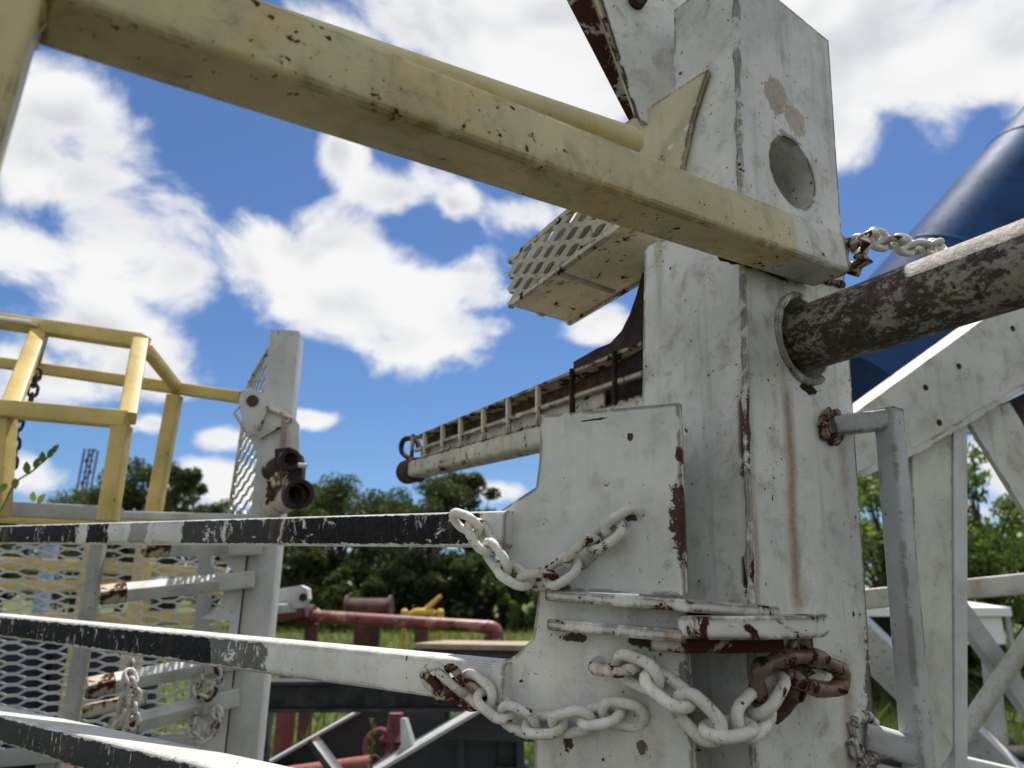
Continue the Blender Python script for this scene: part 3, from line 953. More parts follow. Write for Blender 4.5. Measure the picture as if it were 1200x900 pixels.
chain('heavy white chain hanging from the lower plate to the rusty shackle', [cp(716, 778, .006), cp(750, 782, .012), cp(780, 797, .016), cp(803, 812, .018), cp(822, 838, .018), cp(846, 857, .012), rface(872, 850, .016), rface(892, 828, .016), rface(905, 806, .016)], 0.0112, ('chain', 'chain', 'chain_worn'), phase=-8)
M['shackle'] = painted('shackle rust', (0.17, 0.11, 0.07), chip=2.0, edge=0, rust=1.0, rough=0.3, rust_a=(0.06, 0.026, 0.016), rust_b=(0.012, 0.008, 0.007))
sh = thing('shackle', 'rusty dark shackle welded to the white post holding a heavy chain', 'shackle', rface(940, 790, 0.01))
sb = MB()
sp_ = [(890, 822, .012), (888, 790, .018), (902, 776, .022), (930, 770, .026), (962, 772, .030), (986, 788, .030), (984, 804, .028), (964, 808, .026), (942, 802, .026), (920, 790, .024)]
pp = smooth_path([rface(*q) for q in sp_], 6)
sb.tube(pp, [0.0075 + 0.0022 * math.sin(i * 0.9) * rnd.random() for i in range(len(pp))], 10)
sb.build('bow', 'shackle', sh)
sb = MB()
pp = smooth_path([rface(*q) for q in [(905, 842, .012), (925, 822, .020), (928, 800, .020), (936, 780, .016), (960, 774, .008), (975, 782, .004)]], 6)
sb.tube(pp, [0.0062 + 0.0015 * rnd.random() for p in pp], 10)
sb.build('hook', 'rust', sh)
sb = MB(); weld(sb, rface(935, 782, .004), n_right, 0.018, rnd, 1.0); sb.build('weld_bead', 'cream_rusty', sh)

# ------------------------------------------------------------------ step pad in expanded metal behind the post
zp = P(720, 268, 0.85).z
def zpl(px, py, z):
    r = ray(px, py)
    return CAM + r * ((z - CAM.z) / r.z)
sA, sB, sC, sD = zpl(722, 268, zp), zpl(598, 358, zp), zpl(667, 378, zp), zpl(752, 334, zp)
sD = sA + (sC - sB)
st = thing('step_pad', 'chipped white step box faced with expanded metal, jutting out behind the post', 'step', sB)
ext = (sA - sB).normalized() * 0.03
sA2, sD2 = sA + ext, sD + ext
MB().slab([sA2, sB, sC, sD2], Z * 0.006).build('step_base', 'cream', st)
inn = (sC - sB).normalized()
hgt = Z * 0.078
em = MB()
expanded(em, sB, sA2, sA2 + hgt, sB + hgt, 5, 3, 0.0062, 0.008, 0.05)
expanded(em, sC, sB, sB + hgt, sC + hgt, 2, 3, 0.0062, 0.008, 0.05)
em.build('expanded_mesh', 'mesh_cream', st, smooth=False)
for a, b in ((sB, sA2), (sB + hgt, sA2 + hgt), (sC, sD2)):
    beam('edge_bar', a - inn * 0.0, b, 0.008, 0.010, 'cream', st, r=0.001)
cx_ = sB.lerp(sC, 0.5)
beam('cross_rib', sB.lerp(sA2, 0.45) + Z * 0.012 , sC.lerp(sD2, 0.45) - inn * 0.012 + Z * 0.012, 0.01, 0.03, 'bare_steel', st, r=0.001)
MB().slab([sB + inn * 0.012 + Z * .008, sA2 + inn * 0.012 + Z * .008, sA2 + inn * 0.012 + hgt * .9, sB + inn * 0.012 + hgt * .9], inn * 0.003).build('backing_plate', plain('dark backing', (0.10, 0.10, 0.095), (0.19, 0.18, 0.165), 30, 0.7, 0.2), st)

# ------------------------------------------------------------------ finger arm: pipe with a ladder frame on it
AP = plane(752, 440, 0.98, -30)
arm = thing('ladder_boom', 'long rusty cream arm with ladder frame and round capped end, reaching out behind the post', 'arm', AP(752, 480))
na = az(60)                                         # towards the back right
thk = na * 0.05
axd = (AP(485, 545) - AP(752, 470)).normalized()
def arm_at(px, top, bot, f):
    return AP(px, top + (bot - top) * f)
lineT = lambda x: 512 + (402 - 512) * (x - 487) / (752 - 487)
lineB = lambda x: 541 + (466 - 541) * (x - 483) / (752 - 483)
M['arm_paint'] = painted('arm paint', (0.60, 0.57, 0.47), chip=1.1, edge=1.4, rust=0.9, grime=1.0)
# pipe
p_l, p_r = AP(470, 552), AP(752, 481)
pr = 0.027
cl, cr = p_l + na * 0.02, p_r + na * 0.02
cr = cr + (cr - cl).normalized() * 0.05
ao = beam('arm_box', cl + (cr - cl).normalized() * 0.05, cr, 0.050, 0.038, 'arm_paint', arm, r=0.010, n=4)
e0 = (cr - cl).normalized()
MB().tube([cl - e0 * 0.015, cl - e0 * 0.011, cl + e0 * 0.055], [pr * 0.9, pr * 1.08, pr * 1.08], 26).build('end_cap', 'rust', arm)
hd = smooth_path([cl + e0 * 0.03 + Z * 0.024, cl - e0 * 0.02 + Z * 0.04, cl - e0 * 0.05 + Z * 0.055, cl - e0 * 0.055 + Z * 0.074, cl - e0 * 0.03 + Z * 0.085, cl + e0 * 0.035 + Z * 0.075, cl + e0 * 0.06 + Z * 0.05], 6)
MB().tube(hd, 0.0068, 10).build('handle', 'rust_dark', arm)
# flanges and rungs
def strip(name, fa, x0, x1, ht, dp, mat, off=0.0):
    a, b = arm_at(x0, lineT(x0), lineB(x0), fa), arm_at(x1, lineT(x1), lineB(x1), fa)
    a, b = a + na * off, b + na * off
    return beam(name, a + na * dp / 2, b + na * dp / 2, dp, ht, mat, arm, r=0.0008)
strip('top_flange', 0.0, 486, 752, 0.006, 0.075, 'cream_rusty')
strip('bottom_flange', 1.0, 483, 752, 0.009, 0.060, 'cream_rusty')
strip('mid_rail', 0.55, 486, 752, 0.008, 0.008, 'arm_paint')
strip('web', 0.27, 486, 700, 0.026, 0.003, 'rust', 0.024)  # strip coloured dark for the shade in the gaps between rungs
strip('web', 0.76, 486, 700, 0.030, 0.003, 'arm_paint', 0.014)
strip('web', 0.5, 670, 760, 0.088, 0.003, 'rust_dark', 0.024)
for x in (499, 520, 541, 568, 597, 632):
    a, b = arm_at(x, lineT(x), lineB(x), 0.0), arm_at(x, lineT(x), lineB(x), 1.0)
    beam('rung', a - na * 0.002, b - na * 0.002, 0.0095, 0.007, 'cream', arm, up=axd, r=0.001)
for x in (672, 722):
    a, b = arm_at(x, lineT(x), lineB(x), -0.05), arm_at(x, lineT(x), lineB(x), 1.0)
    beam('rung', a - na * 0.002, b - na * 0.002, 0.0085, 0.006, 'rust_dark', arm, up=axd, r=0.001)
a, b = AP(484, 509), AP(482, 542)
beam('end_bar', a, b, 0.008, 0.008, 'cream_rusty', arm, up=axd, r=0.001)
# rusty root plate with its round cut
AR = plane(752, 440, 1.0, -20)
poly = [(775, 300), (752, 300), (752, 322), (746, 345), (738, 368), (728, 388), (715, 402), (700, 408), (672, 424), (672, 432), (775, 470)]
MB().slab([AR(*p) for p in poly], na * 0.012).build('root_plate', 'rust_dark', arm)

# ------------------------------------------------------------------ navy boom behind
M['blue'].node_tree.nodes['Principled BSDF'].inputs['IOR'].default_value = 1.08
bl0, bl1 = P(985, 520, 3.2), P(1330, 140, 3.2)
bd = (bl1 - bl0).normalized()
boom = thing('boom_pipe', 'big navy blue pipe slanting up behind the rusty pipe', 'pipe', bl0 - bd * 0.9)
BR = 0.34
bc0, bc1 = P(985, 362, 3.2), P(1200, 124, 3.2)
perp = (bc1 - bc0).normalized().cross(V((0, 1, 0))).normalized()
if perp.z > 0: perp = -perp
o0, o1 = bc0 + perp * BR, bc1 + perp * BR
dd = (o1 - o0).normalized()
o0 = o0 - dd * 0.30
MB().tube([o0, o1 + dd * 1.5], BR, 48).build('boom_tube', 'blue', boom)
for f_ in (0.75, 1.55):
    MB().tube([o0 + dd * f_ - dd * 0.012, o0 + dd * f_ - dd * 0.005, o0 + dd * f_ + dd * 0.005, o0 + dd * f_ + dd * 0.012], [BR, BR + 0.004, BR + 0.004, BR], 48).build('seam', 'blue', boom)

# ------------------------------------------------------------------ white lattice truss
TQ = plane(1110, 600, 1.62, 72)
tr = thing('lattice_truss', 'mildewed white lattice truss with wide sloping chord behind the grab bar', 'truss', TQ(1110, 880))
tb = az(-18) * 0.085
def tslab(name, pts, mat='truss', off=V(), th=tb, parent=tr):
    return MB().slab([TQ(*p) + off for p in pts], th).build(name, mat, parent)
ch = tslab('chord', [(940, 594), (940, 528), (1016, 473), (1130, 390), (1330, 244), (1330, 372), (1200, 452), (1075, 527), (1004, 560)], off=-az(-18) * 0.006)
for x, y in ((1184, 386), (1121, 430), (1082, 455), (1098, 496)):
    c = TQ(x, y) - az(-18) * 0.007
    q = MB()
    q.tube([c, c + az(-18) * 0.02], 0.0075, 14)
    q.build('hole_shade_disc', 'hole', ch)  # disc sits proud of the chord; the hole's shade is only its colour
tslab('chord_lip', [(1004, 553), (1004, 561), (1075, 530), (1200, 456), (1330, 377), (1330, 369), (1200, 448), (1075, 522)], off=-az(-18) * 0.014, th=az(-18) * 0.007)
tslab('column', [(1074, 520), (1120, 500), (1123, 880), (1090, 935), (1086, 935)], th=az(-18) * 0.01, off=az(-18) * 0.012)
tslab('column', [(1121, 496), (1137, 488), (1138, 930), (1124, 930)], mat='far_white', th=az(-18) * 0.06, off=az(-18) * 0.008)
tslab('diagonal', [(1142, 488), (1192, 468), (1330, 700), (1330, 790)], th=az(-18) * 0.012, off=az(-18) * 0.02)
tslab('gusset', [(1190, 470), (1330, 400), (1330, 480), (1230, 520)], mat='rust_dark', th=az(-18) * 0.006, off=az(-18) * 0.036)

# rails and braces further back on the same side
def simple_bar(name, label, cat, a, b, wd, ht, mat, group=None, up=(0, 0, 1), r=0.004, part='bar'):
    t = thing(name, label, cat, a if a.z < b.z else b, group)
    beam(part, a, b, wd, ht, mat, t, up=up, r=r)
    return t
a, b = P(985, 705, 2.5), P(1320, 672, 2.3)
hr = thing('cross_rail', 'grey white rail running level behind the lattice truss', 'rail', a)
beam('rail_tube', a, b, 0.06, 0.062, 'truss', hr, r=0.006)
beam('rail_leg', V((b.x - 0.05, b.y, b.z - 0.032)), V((b.x - 0.05, b.y, 0)), 0.05, 0.05, 'truss', hr, up=(0, 1, 0))
beam('rail_leg', V((a.x - 0.05, a.y, a.z - 0.032)), V((a.x - 0.05, a.y, 0)), 0.05, 0.05, 'truss', hr, up=(0, 1, 0))
def ground_hit(p, q):
    d = (q - p)
    return p + d * (p.z / -d.z)
a, b = P(1000, 738, 2.9), P(1172, 905, 2.9)
wb_ = thing('riveted_beam', 'bright sunlit white beam with rows of rivets sloping down behind the grab bar', 'beam', ground_hit(a, b))
e = ground_hit(a, b)
bo = beam('beam_body', a - (b - a).normalized() * 0.5, e, 0.10, 0.135, 'far_white', wb_, up=(0, -0.4, 1), r=0.006)
for k in range(14):
    for s in (-0.035, 0.0, 0.035):
        c = a.lerp(b, k / 13)
        m = frame(c, b - a, (0, -0.4, 1))
        u, v = m.col[1].to_3d(), m.col[2].to_3d()
        f = u if u.dot(c - CAM) < 0 else -u
        q = MB(); q.tube([c + f * 0.049 + v * s, c + f * 0.054 + v * s], [0.007, 0.005], 8)
        q.build('rivet', 'far_grey', bo)
a, b = P(1132, 726, 2.6), P(1215, 842, 2.6)
simple_bar('brace_bar', 'pair-edged white brace bar sloping down to the grass at the truss', 'brace', a - (b - a).normalized() * 0.2, ground_hit(a, b), 0.05, 0.06, 'far_white')
a, b = P(1215, 735, 2.5), P(1120, 872, 2.5)
br2 = thing('brace_tube', 'round white brace tube crossing the sloping brace bar', 'brace', ground_hit(a, b))
MB().tube([a - (b - a).normalized() * 0.3, ground_hit(a, b)], 0.027, 18).build('tube_body', 'truss', br2)
a, b = P(1010, 868, 1.9), P(1200, 912, 1.9)
simple_bar('toe_rail', 'low white toe rail behind the grab bar near the grass', 'rail', a - (b - a).normalized() * .3, b + (b - a).normalized() * 0.3, 0.05, 0.035, 'far_white')
a = P(1160, 770, 3.0)
t = thing('prop_leg', 'slim grey prop leg under the sloping white brace', 'leg', V((a.x - .1, a.y, 0)))
beam('leg_bar', a, V((a.x - 0.1, a.y, 0)), 0.045, 0.045, 'far_grey', t, up=(0, 1, 0))

# ================================================================== the rack across the yard
YM = 2.10
# white mast with an expanded-metal flank
ma, mbt = P(337, 394, YM), P(286, 885, YM)
base = mbt + (mbt - ma).normalized() * 0.0
mdir = (ma - mbt).normalized()
mg = mbt - mdir * (mbt.z / mdir.z)
rm = thing('rack_mast', 'tall white box mast with expanded metal on its flank, carrying chained fingers', 'mast', mg)
mup = az(-8)
beam('mast_box', mg, ma, 0.082, 0.11, 'far_white', rm, up=mup, r=0.004)
q0 = [P(321, 399, YM + .02), P(303, 445, YM + .22), P(281, 610, YM + .22), P(300, 600, YM + .02)]
fm = MB()
expanded(fm, P(264, 620, YM + .20), P(300, 620, YM + .0), P(324, 396, YM + .0), P(293, 448, YM + .20), 3, 13, 0.0048, 0.005)
fm.build('flank_mesh', 'far_grey', rm, smooth=False)
beam('flank_frame', P(263, 640, YM + .20), P(293, 446, YM + .20), 0.012, 0.012, 'cream', rm, up=(0, 1, 0))
beam('flank_frame', P(293, 447, YM + .20), P(324, 395, YM + .0), 0.012, 0.012, 'cream', rm)
beam('corner_bar', P(291, 634, YM - .062), P(262, 885, YM - .062), 0.008, 0.008, 'rust', rm, up=(0, 1, 0), r=0.001)
# side bracket with scalloped edge holding the fingers
SQ = plane(275, 760, 2.03, 70)
MB().slab([SQ(*p) for p in [(250, 645), (290, 640), (262, 888), (222, 888), (236, 868), (244, 846), (226, 838), (246, 820), (258, 800), (228, 790), (262, 772), (270, 728), (235, 725), (258, 712), (262, 690), (275, 672)]], az(-20) * 0.012).build('side_bracket', 'far_white', rm)
# pin plate on the front
PQ = plane(310, 510, 1.95, 80)
pl = MB().slab([PQ(*p) for p in [(284, 458), (292, 454), (300, 455), (345, 490), (351, 498), (350, 540), (343, 556), (316, 556), (303, 538), (281, 482), (280, 468)]], az(-10) * 0.014).build('pin_plate', 'far_white', rm)
c = PQ(296, 470)
MB().tube([c - az(-10) * 0.004, c + az(-10) * 0.02], 0.016, 18).build('pin_hole', 'rust', pl)
for a, b in (((313, 478), (342, 492)), ((342, 492), (306, 514)), ((314, 478), (303, 505))):
    beam('rib', PQ(*a) - az(-10) * 0.008, PQ(*b) - az(-10) * 0.008, 0.008, 0.010, 'cream', pl, up=(0, 1, 0), r=0.001)
MB().tube([PQ(x, y) - az(-10) * 0.02 for x, y in [(283, 478), (276, 486), (293, 513), (303, 511), (300, 500)]], 0.004, 8).build('wire_handle', 'far_grey', pl)
beam('pink_rod', PQ(333, 494) - az(-10) * 0.01, PQ(332, 530) - az(-10) * 0.01, 0.012, 0.012, M['tan'], rm, up=(0, 1, 0), r=0.004)
# pipe clamp below
jr = thing('pipe_clamp', 'rusty black pipe clamp with two open pipe ends hung on the rack mast', 'clamp', P(335, 600, 1.9))
a, b = P(350, 579, 1.80), P(322, 592, 2.05)
MB().pipe(a, b, 0.033, 0.006, 26).build('pipe_end', 'cream', jr)
MB().pipe(a - (b - a).normalized() * 0.012, a + (b - a).normalized() * 0.03, 0.036, 0.010, 26).build('collar', 'rust_dark', jr)
a, b = P(341, 538, 1.84), P(318, 552, 2.0)
MB().pipe(a, b, 0.027, 0.010, 24).build('pipe_end', 'rust_dark', jr)
MB().slab([P(x, y, 1.86) for x, y in [(322, 526), (340, 524), (352, 532), (355, 545), (353, 572), (340, 580), (334, 572), (332, 548), (322, 545)]], V((0, 0.03, 0))).build('clamp_body', 'rust_dark', jr)
cm_ = MB()
expanded(cm_, P(312, 590, 1.88), P(338, 572, 1.86), P(336, 545, 1.86), P(314, 566, 1.88), 4, 3, 0.006, 0.006)
cm_.build('grip_mesh', 'cream', jr, smooth=False)
MB().tube([P(350, 545, 1.84), P(360, 546, 1.84)], 0.006, 10).build('bolt', 'far_white', jr)

# yellow frame
yf = thing('guard_enclosure', 'pale yellow square-tube guard frame standing on the mesh rack', 'frame', P(110, 600, 2.0))
def yb(name, a, b, wd=0.05, ht=0.05, up=(0, 0, 1), mat='far_yellow'):
    return beam(name, a, b, wd, ht, mat, yf, up=up, r=0.005)
T0, T1 = P(-160, 353, 2.32), P(168, 401, 2.15)
yb('top_rail', T0, T1, 0.06, 0.045)
B0, B1 = P(-160, 465, 1.86), P(150, 492, 1.90)
yb('front_rail', B0, B1, 0.045, 0.045)
K0, K1 = P(-160, 402, 2.62), P(282, 466, 2.30)
yb('back_rail', K0, K1, 0.035, 0.038)
yb('slope_bar', P(47, 385, 2.22), P(12, 478, 1.88), 0.045, 0.04)
yb('slope_bar', P(164, 402, 2.13), P(149, 490, 1.90), 0.045, 0.04)
yb('slope_bar', P(172, 410, 2.13), P(209, 456, 2.34), 0.03, 0.035)
yb('slope_bar', P(52, 388, 2.24), P(40, 432, 2.5), 0.03, 0.035)
yb('upright', P(143, 500, 1.90), P(126, 610, 1.90), 0.042, 0.042, (0, 1, 0))
yb('upright', P(205, 464, 2.34), P(178, 612, 2.34), 0.042, 0.042, (0, 1, 0))
yb('upright', P(4, 492, 1.90), P(-4, 606, 1.90), 0.05, 0.05, (0, 1, 0))
for k, (a, b) in enumerate((((-60, 366), (40, 379)), ((60, 385), (124, 394)))):
    beam('tube_light', P(*a, 2.19), P(*b, 2.16), 0.03, 0.012, 'lamp', yf, r=0.005)
chain('dark rusty chain hanging inside the pale yellow frame', [P(43, 436, 2.3), P(38, 460, 2.3), P(33, 480, 2.3), P(20, 498, 2.28), P(18, 520, 2.28), P(12, 560, 2.28)], 0.0105, ('rust_dark', 'rust'), up=V((0, 1, 0)))

# mesh basket
M['mesh_pale'] = painted('pale mesh paint', (0.74, 0.74, 0.74), bevel=False, chip=0.2, specks=0.1, grime=0.3, scale=0.6, bump=0.1)
mbk = thing('mesh_basket', 'white framed expanded-metal basket wall under the yellow frame', 'basket', P(100, 890, 2.2))
def mq(x, y):
    return P(x, y, 2.18 + 0.00045 * x)
mm = MB()
expanded(mm, mq(-160, 905), mq(262, 860), mq(262, 640), mq(-160, 622), 9, 21, 0.0062, 0.006)
mm.build('expanded_mesh', 'mesh_pale', mbk, smooth=False)
for a, b in (((128, 604), (88, 850)), ((248, 640), (232, 880))):
    beam('mesh_post', mq(*a) - V((0, .03, 0)), mq(*b) - V((0, .03, 0)), 0.036, 0.03, 'far_grey', mbk, up=(0, 1, 0))
beam('top_frame', P(-160, 588, 2.05), P(139, 603, 2.05), 0.04, 0.04, 'far_grey', mbk)
beam('top_frame', P(139, 604, 2.10), P(300, 608, 2.15), 0.04, 0.022, 'far_white', mbk)
beam('bottom_frame', mq(-160, 900) - V((0, .02, 0)), mq(262, 866) - V((0, .02, 0)), 0.04, 0.04, 'far_grey', mbk)
for a in (-100, 60, 200):
    p = mq(a, 895 - a * .1)
    beam('basket_leg', p, V((p.x, p.y, 0)), 0.05, 0.05, 'far_grey', mbk, up=(0, 1, 0))

# fingers pinned to the mast
fl = ['topmost', 'middle', 'lower', 'lowest']
FG = [((118, 697), (282, 680), 'white finger bar with a rusty tip above the hanging chain'),
      ((103, 806), (266, 775), 'white finger bar reaching in behind the hanging chain, with grey tip'),
      ((130, 855), (262, 820), 'short white finger bar under the hanging chain'),
      ((170, 642), (290, 641), 'flat white finger bar just beneath the banded black rail')]
FU = V((0, -0.75, 1)).normalized()
for a, b, lb in FG:
    pa_, pb_ = P(*a, 1.84), P(*b, 2.02)
    t = thing('finger_bar', lb, 'bar', pb_)
    beam('bar_tube', pa_, pb_, 0.036, 0.034, 'far_white', t, up=FU, r=0.003)
    e = (pb_ - pa_).normalized()
    beam('tip', pa_ - e * 0.002, pa_ + e * 0.055, 0.0375, 0.0355, 'cream_rusty', t, up=FU, r=0.003)
    p2 = pb_ - e * 0.06
    beam('knuckle', p2, pb_ + e * 0.03, 0.05, 0.046, 'far_white', t, r=0.006)
a, b = P(98, 834, 1.95), P(172, 818, 2.0)
simple_bar('angle_ledge', 'cream angle-iron ledge below the finger bars', 'ledge', a, b, 0.04, 0.03, 'cream')
chain('long rusty white chain hanging from the faded black band rail', [P(156, 766, 1.62), P(153, 780, 1.62), P(149, 800, 1.62), P(146, 822, 1.62), P(140, 845, 1.62), P(138, 862, 1.62)], 0.0082, ('chain_worn', 'chain'), up=V((0, 1, 0)))
chain('second rusty white chain strand hanging beside the long one', [P(152, 790, 1.6), P(158, 806, 1.6), P(157, 825, 1.6), P(155, 850, 1.6)], 0.0082, ('chain_worn', 'chain'), up=V((0, 1, 0)))
chain('rusty chain loop slung on the mast bracket by the middle finger bar', [P(256, 780, 1.96), P(258, 796, 1.95), P(250, 812, 1.95), P(238, 820, 1.95), P(232, 806, 1.96), P(236, 794, 1.96)], 0.0085, ('chain_worn', 'rustchain'), up=V((0, 1, 0)))
chain('rusty chain loop drooping under the short finger bar', [P(254, 832, 1.96), P(256, 846, 1.95), P(246, 862, 1.95), P(232, 868, 1.95), P(226, 850, 1.96), P(228, 838, 1.96)], 0.0085, ('chain_worn', 'rustchain'), up=V((0, 1, 0)))

# white lug beside the mast
t = thing('hook_lug', 'pale lug plate with a dark eye beside the rack mast', 'lug', P(343, 712, 2.6))
MB().slab([P(x, y, 2.6) for x, y in [(325, 690), (352, 686), (360, 690), (361, 702), (355, 712), (325, 714)]], V((0, .05, 0))).build('lug_plate', 'far_white', t)
MB().tube([P(355, 700, 2.59), P(355, 700, 2.62)], 0.013, 14).build('eye', 'hole', t)  # dark disc painted as the shade inside the eye
beam('lug_arm', P(343, 712, 2.63), P(290, 716, 2.4), 0.03, 0.03, 'far_grey', t)

# yellow frame and blue drums behind the mesh
yr = thing('yellow_rack', 'yellow rack of rails and posts seen through the basket mesh', 'rack', P(100, 860, 3.6))
for a, b in (((-160, 652), (262, 672)), ((-160, 682), (262, 690)), ((-160, 600), (170, 612)), ((-160, 730), (262, 722))):
    beam('rail', P(*a, 3.6), P(*b, 3.6), 0.06, 0.055, 'far_yellow', yr)
for x, y0 in ((112, 640), (-20, 600), (172, 640)):
    p = P(x, y0, 3.55)
    beam('post', p, V((p.x, p.y, 0)), 0.07, 0.07, 'far_yellow', yr, up=(0, 1, 0))
def drum(label, px, Y, h=0.9, r=0.29, mat='blue_drum', group=None):
    p = P(px, 700, Y)
    t = thing('drum', label, 'drum', V((p.x, p.y, 0)), group)
    prof = [(0, .0), (r * .97, .0), (r, .02), (r, .3), (r * 1.02, .32), (r, .34), (r, .6), (r * 1.02, .62), (r, .64), (r, .96), (r * 1.01, 1.0), (r * .95, 1.0), (r * .94, .97), (0, .97)]
    mb = MB()
    mb.loft([[V((p.x + max(a, .001) * math.cos(k * math.pi / 14), p.y + max(a, .001) * math.sin(k * math.pi / 14), z * h)) for k in range(28)] for a, z in prof])
    mb.build('drum_shell', mat, t)
    return t
for px, Y in ((20, 4.6), (75, 4.9), (150, 4.9), (-60, 4.8)):
    drum('blue steel drum standing behind the yellow rack and mesh', px, Y, 1.5, 0.24, group='blue drums behind the mesh basket')
for px, Y in ((60, 5.6),):
    p = P(px, 640, Y)
    t = thing('blue_post', 'pale blue upright seen through the basket mesh', 'post', V((p.x, p.y, 0)))
    beam('upright', V((p.x, p.y, 0)), p, 0.08, 0.08, plain('pale blue paint', (0.25, 0.33, 0.45), (0.3, 0.38, 0.5), 4, 0.5, 0), t, up=(0, 1, 0))

# ================================================================== junk in the yard
YR = 9.0
a, b = P(362, 722, YR), P(574, 735, YR)
rp = thing('red_pipe', 'long faded red pipe lying on short legs in front of the trees', 'pipe', V((a.x, a.y, 0)))
MB().tube([a, b], 0.072, 24).build('pipe_body', 'red', rp)
MB().tube(smooth_path([b - (b - a).normalized() * .05, b + V((.06, 0, -.03)), b + V((.09, 0, -.16)), b + V((.09, 0, -.3))], 5), 0.08, 20).build('elbow', 'red', rp)
for f in (0.02, 0.62, 1.0):
    p = a.lerp(b, f)
    beam('pipe_leg', V((p.x, p.y, p.z - .09)), V((p.x, p.y, 0)), 0.13, 0.13, 'brown', rp, up=(0, 1, 0))
MB().tube([a - V((.14, 0, 0)), a + V((.06, 0, 0))], [0.13, 0.13], 20).build('end_flange', 'brown', rp)
beam('stub_beam', P(325, 722, 8.8), P(360, 715, 8.8), 0.2, 0.14, 'brown', rp)
t = thing('cable_drum', 'brown rusty reel resting behind the red pipe', 'reel', P(432, 740, 10))
c = P(432, 716, 10)
rl = MB().tube([c + V((-.30, 0, 0)), c + V((-.26, 0, 0))], .20, 24).build('reel_flange', 'brown', t)
MB().tube([c + V((.26, 0, 0)), c + V((.30, 0, 0))], .20, 24).build('reel_flange', 'brown', t)
MB().tube([c + V((-.26, 0, 0)), c + V((.26, 0, 0))], .16, 24).build('reel_core', 'brown', t)
beam('reel_stand', c + V((0, 0, -.19)), V((c.x, c.y, 0)), .3, .3, 'brown', t, up=(0, 1, 0))
t = thing('valve_jack', 'bright yellow jack with a raised lever behind the red pipe', 'jack', P(497, 724, 9.6))
c = P(495, 718, 9.6)
MB().tube([c + V((-.17, 0, -.03)), c + V((-.1, 0, .0)), c + V((.1, 0, .0)), c + V((.16, 0, -.02))], [.03, .05, .06, .04], 14).build('jack_body', 'ochre', t)
MB().tube([c + V((.02, 0, .02)), P(517, 698, 9.6)], [.035, .025], 12).build('lever', 'ochre', t)
beam('jack_stand', c + V((0, 0, -.05)), V((c.x, c.y, 0)), .16, .16, 'brown', t, up=(0, 1, 0))
for px, lb in ((371, 'small yellow stub pipe standing by the flanged end of the red pipe'), (474, 'low yellow fitting on the ground frame beside the yellow jack'), (516, 'little round yellow fitting near the right leg of the red pipe')):
    c = P(px, 721, 9.4)
    t = thing('yellow_fitting', lb, 'fitting', V((c.x, c.y, 0)))
    MB().tube([V((c.x, c.y, 0)), c - V((0, 0, .06)), c - V((0, 0, .05)), c + V((0, 0, .05)), c + V((0, 0, .08))], [.03, .03, .045, .045, .02], 14).build('fitting_body', 'ochre', t)

# long dark beam and plank seen under and over the middle rail
a, b = P(250, 815, 3.2), P(640, 812, 3.0)
t = thing('black_beam', 'heavy black steel beam lying level below the faded black band rail', 'beam', V((a.x, a.y, a.z)))
for nm, dz, h_, w_ in (('flange', .05, .012, .14), ('web', 0, .088, .02), ('flange', -.05, .012, .14)):
    beam(nm, a + V((0, 0, dz)), b + V((0, 0, dz)), w_, h_, 'black', t, r=0.001)
for f in (0.15, .9):
    p = a.lerp(b, f)
    beam('beam_leg', V((p.x, p.y, p.z - .056)), V((p.x, p.y, 0)), .09, .09, 'black', t, up=(0, 1, 0))
a, b = P(505, 755, 4.6), P(665, 758, 4.2)
t = thing('deck_plank', 'weathered tan deck plank on a dark frame behind the bracket plate', 'plank', V((b.x, b.y, 0)))
beam('plank_board', a, b, .35, .03, 'tan', t)
beam('plank_frame', a - V((0, 0, .075)), b - V((0, 0, .075)), .30, .11, 'black', t)
for f in (0.1, .95):
    p = a.lerp(b, f)
    beam('plank_leg', V((p.x, p.y, p.z - .13)), V((p.x, p.y, 0)), .09, .09, 'black', t, up=(0, 1, 0))
p = P(337, 815, 4.2)
t = thing('red_post', 'short rusty red pipe post standing in the grass beside the mast foot', 'post', V((p.x, p.y, 0)))
MB().tube([V((p.x, p.y, 0)), p + V((0, 0, .12))], .05, 20).build('post_pipe', 'red', t)
MB().tube([p + V((0, 0, .12)), p + V((0, 0, .16))], .07, 20).build('post_cap', 'brown', t)

# dark slate skid frame
YS = 3.0
sk = thing('skid_frame', 'dark slate steel skid frame with sloping sunlit flanges', 'skid', P(470, 940, YS))
def skid_side(pts, Y, dep, mat='slate'):
    MB().slab([P(x, y, Y) for x, y in pts], V((0, .012, 0))).build('side_plate', mat, sk)
def skid_flange(a, b, Y, w_=0.13, mat='far_grey'):
    a, b = P(*a, Y), P(*b, Y)
    MB().slab([a + V((0, -.13, 0)), b + V((0, -.13, 0)), b + V((0, .10, 0)), a + V((0, .10, 0))], V((0.004, 0, -.010))).build('top_flange', mat, sk)
M['slate_sunlit'] = painted('sunlit slate flange', (0.50, 0.52, 0.53), bevel=False, chip=0.4, specks=0.3, grime=0.5, scale=0.4, bump=0.15)  # paler copy of slate; sunlight on the flange tops is in the colour
M['slate'] = M['slate']
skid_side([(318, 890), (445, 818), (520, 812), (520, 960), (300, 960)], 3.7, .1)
skid_flange((300, 900), (448, 816), 3.6, mat='slate_sunlit')
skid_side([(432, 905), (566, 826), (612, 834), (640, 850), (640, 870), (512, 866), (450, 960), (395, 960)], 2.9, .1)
skid_flange((410, 916), (569, 822), 2.88, mat='slate_sunlit')
skid_flange((569, 822), (650, 842), 2.88, mat='slate')
skid_side([(512, 866), (606, 866), (606, 960), (470, 960)], 3.05, .1)
beam('rib', P(540, 862, 2.98), P(540, 960, 2.98), .03, .03, 'slate', sk, up=(0, 1, 0))
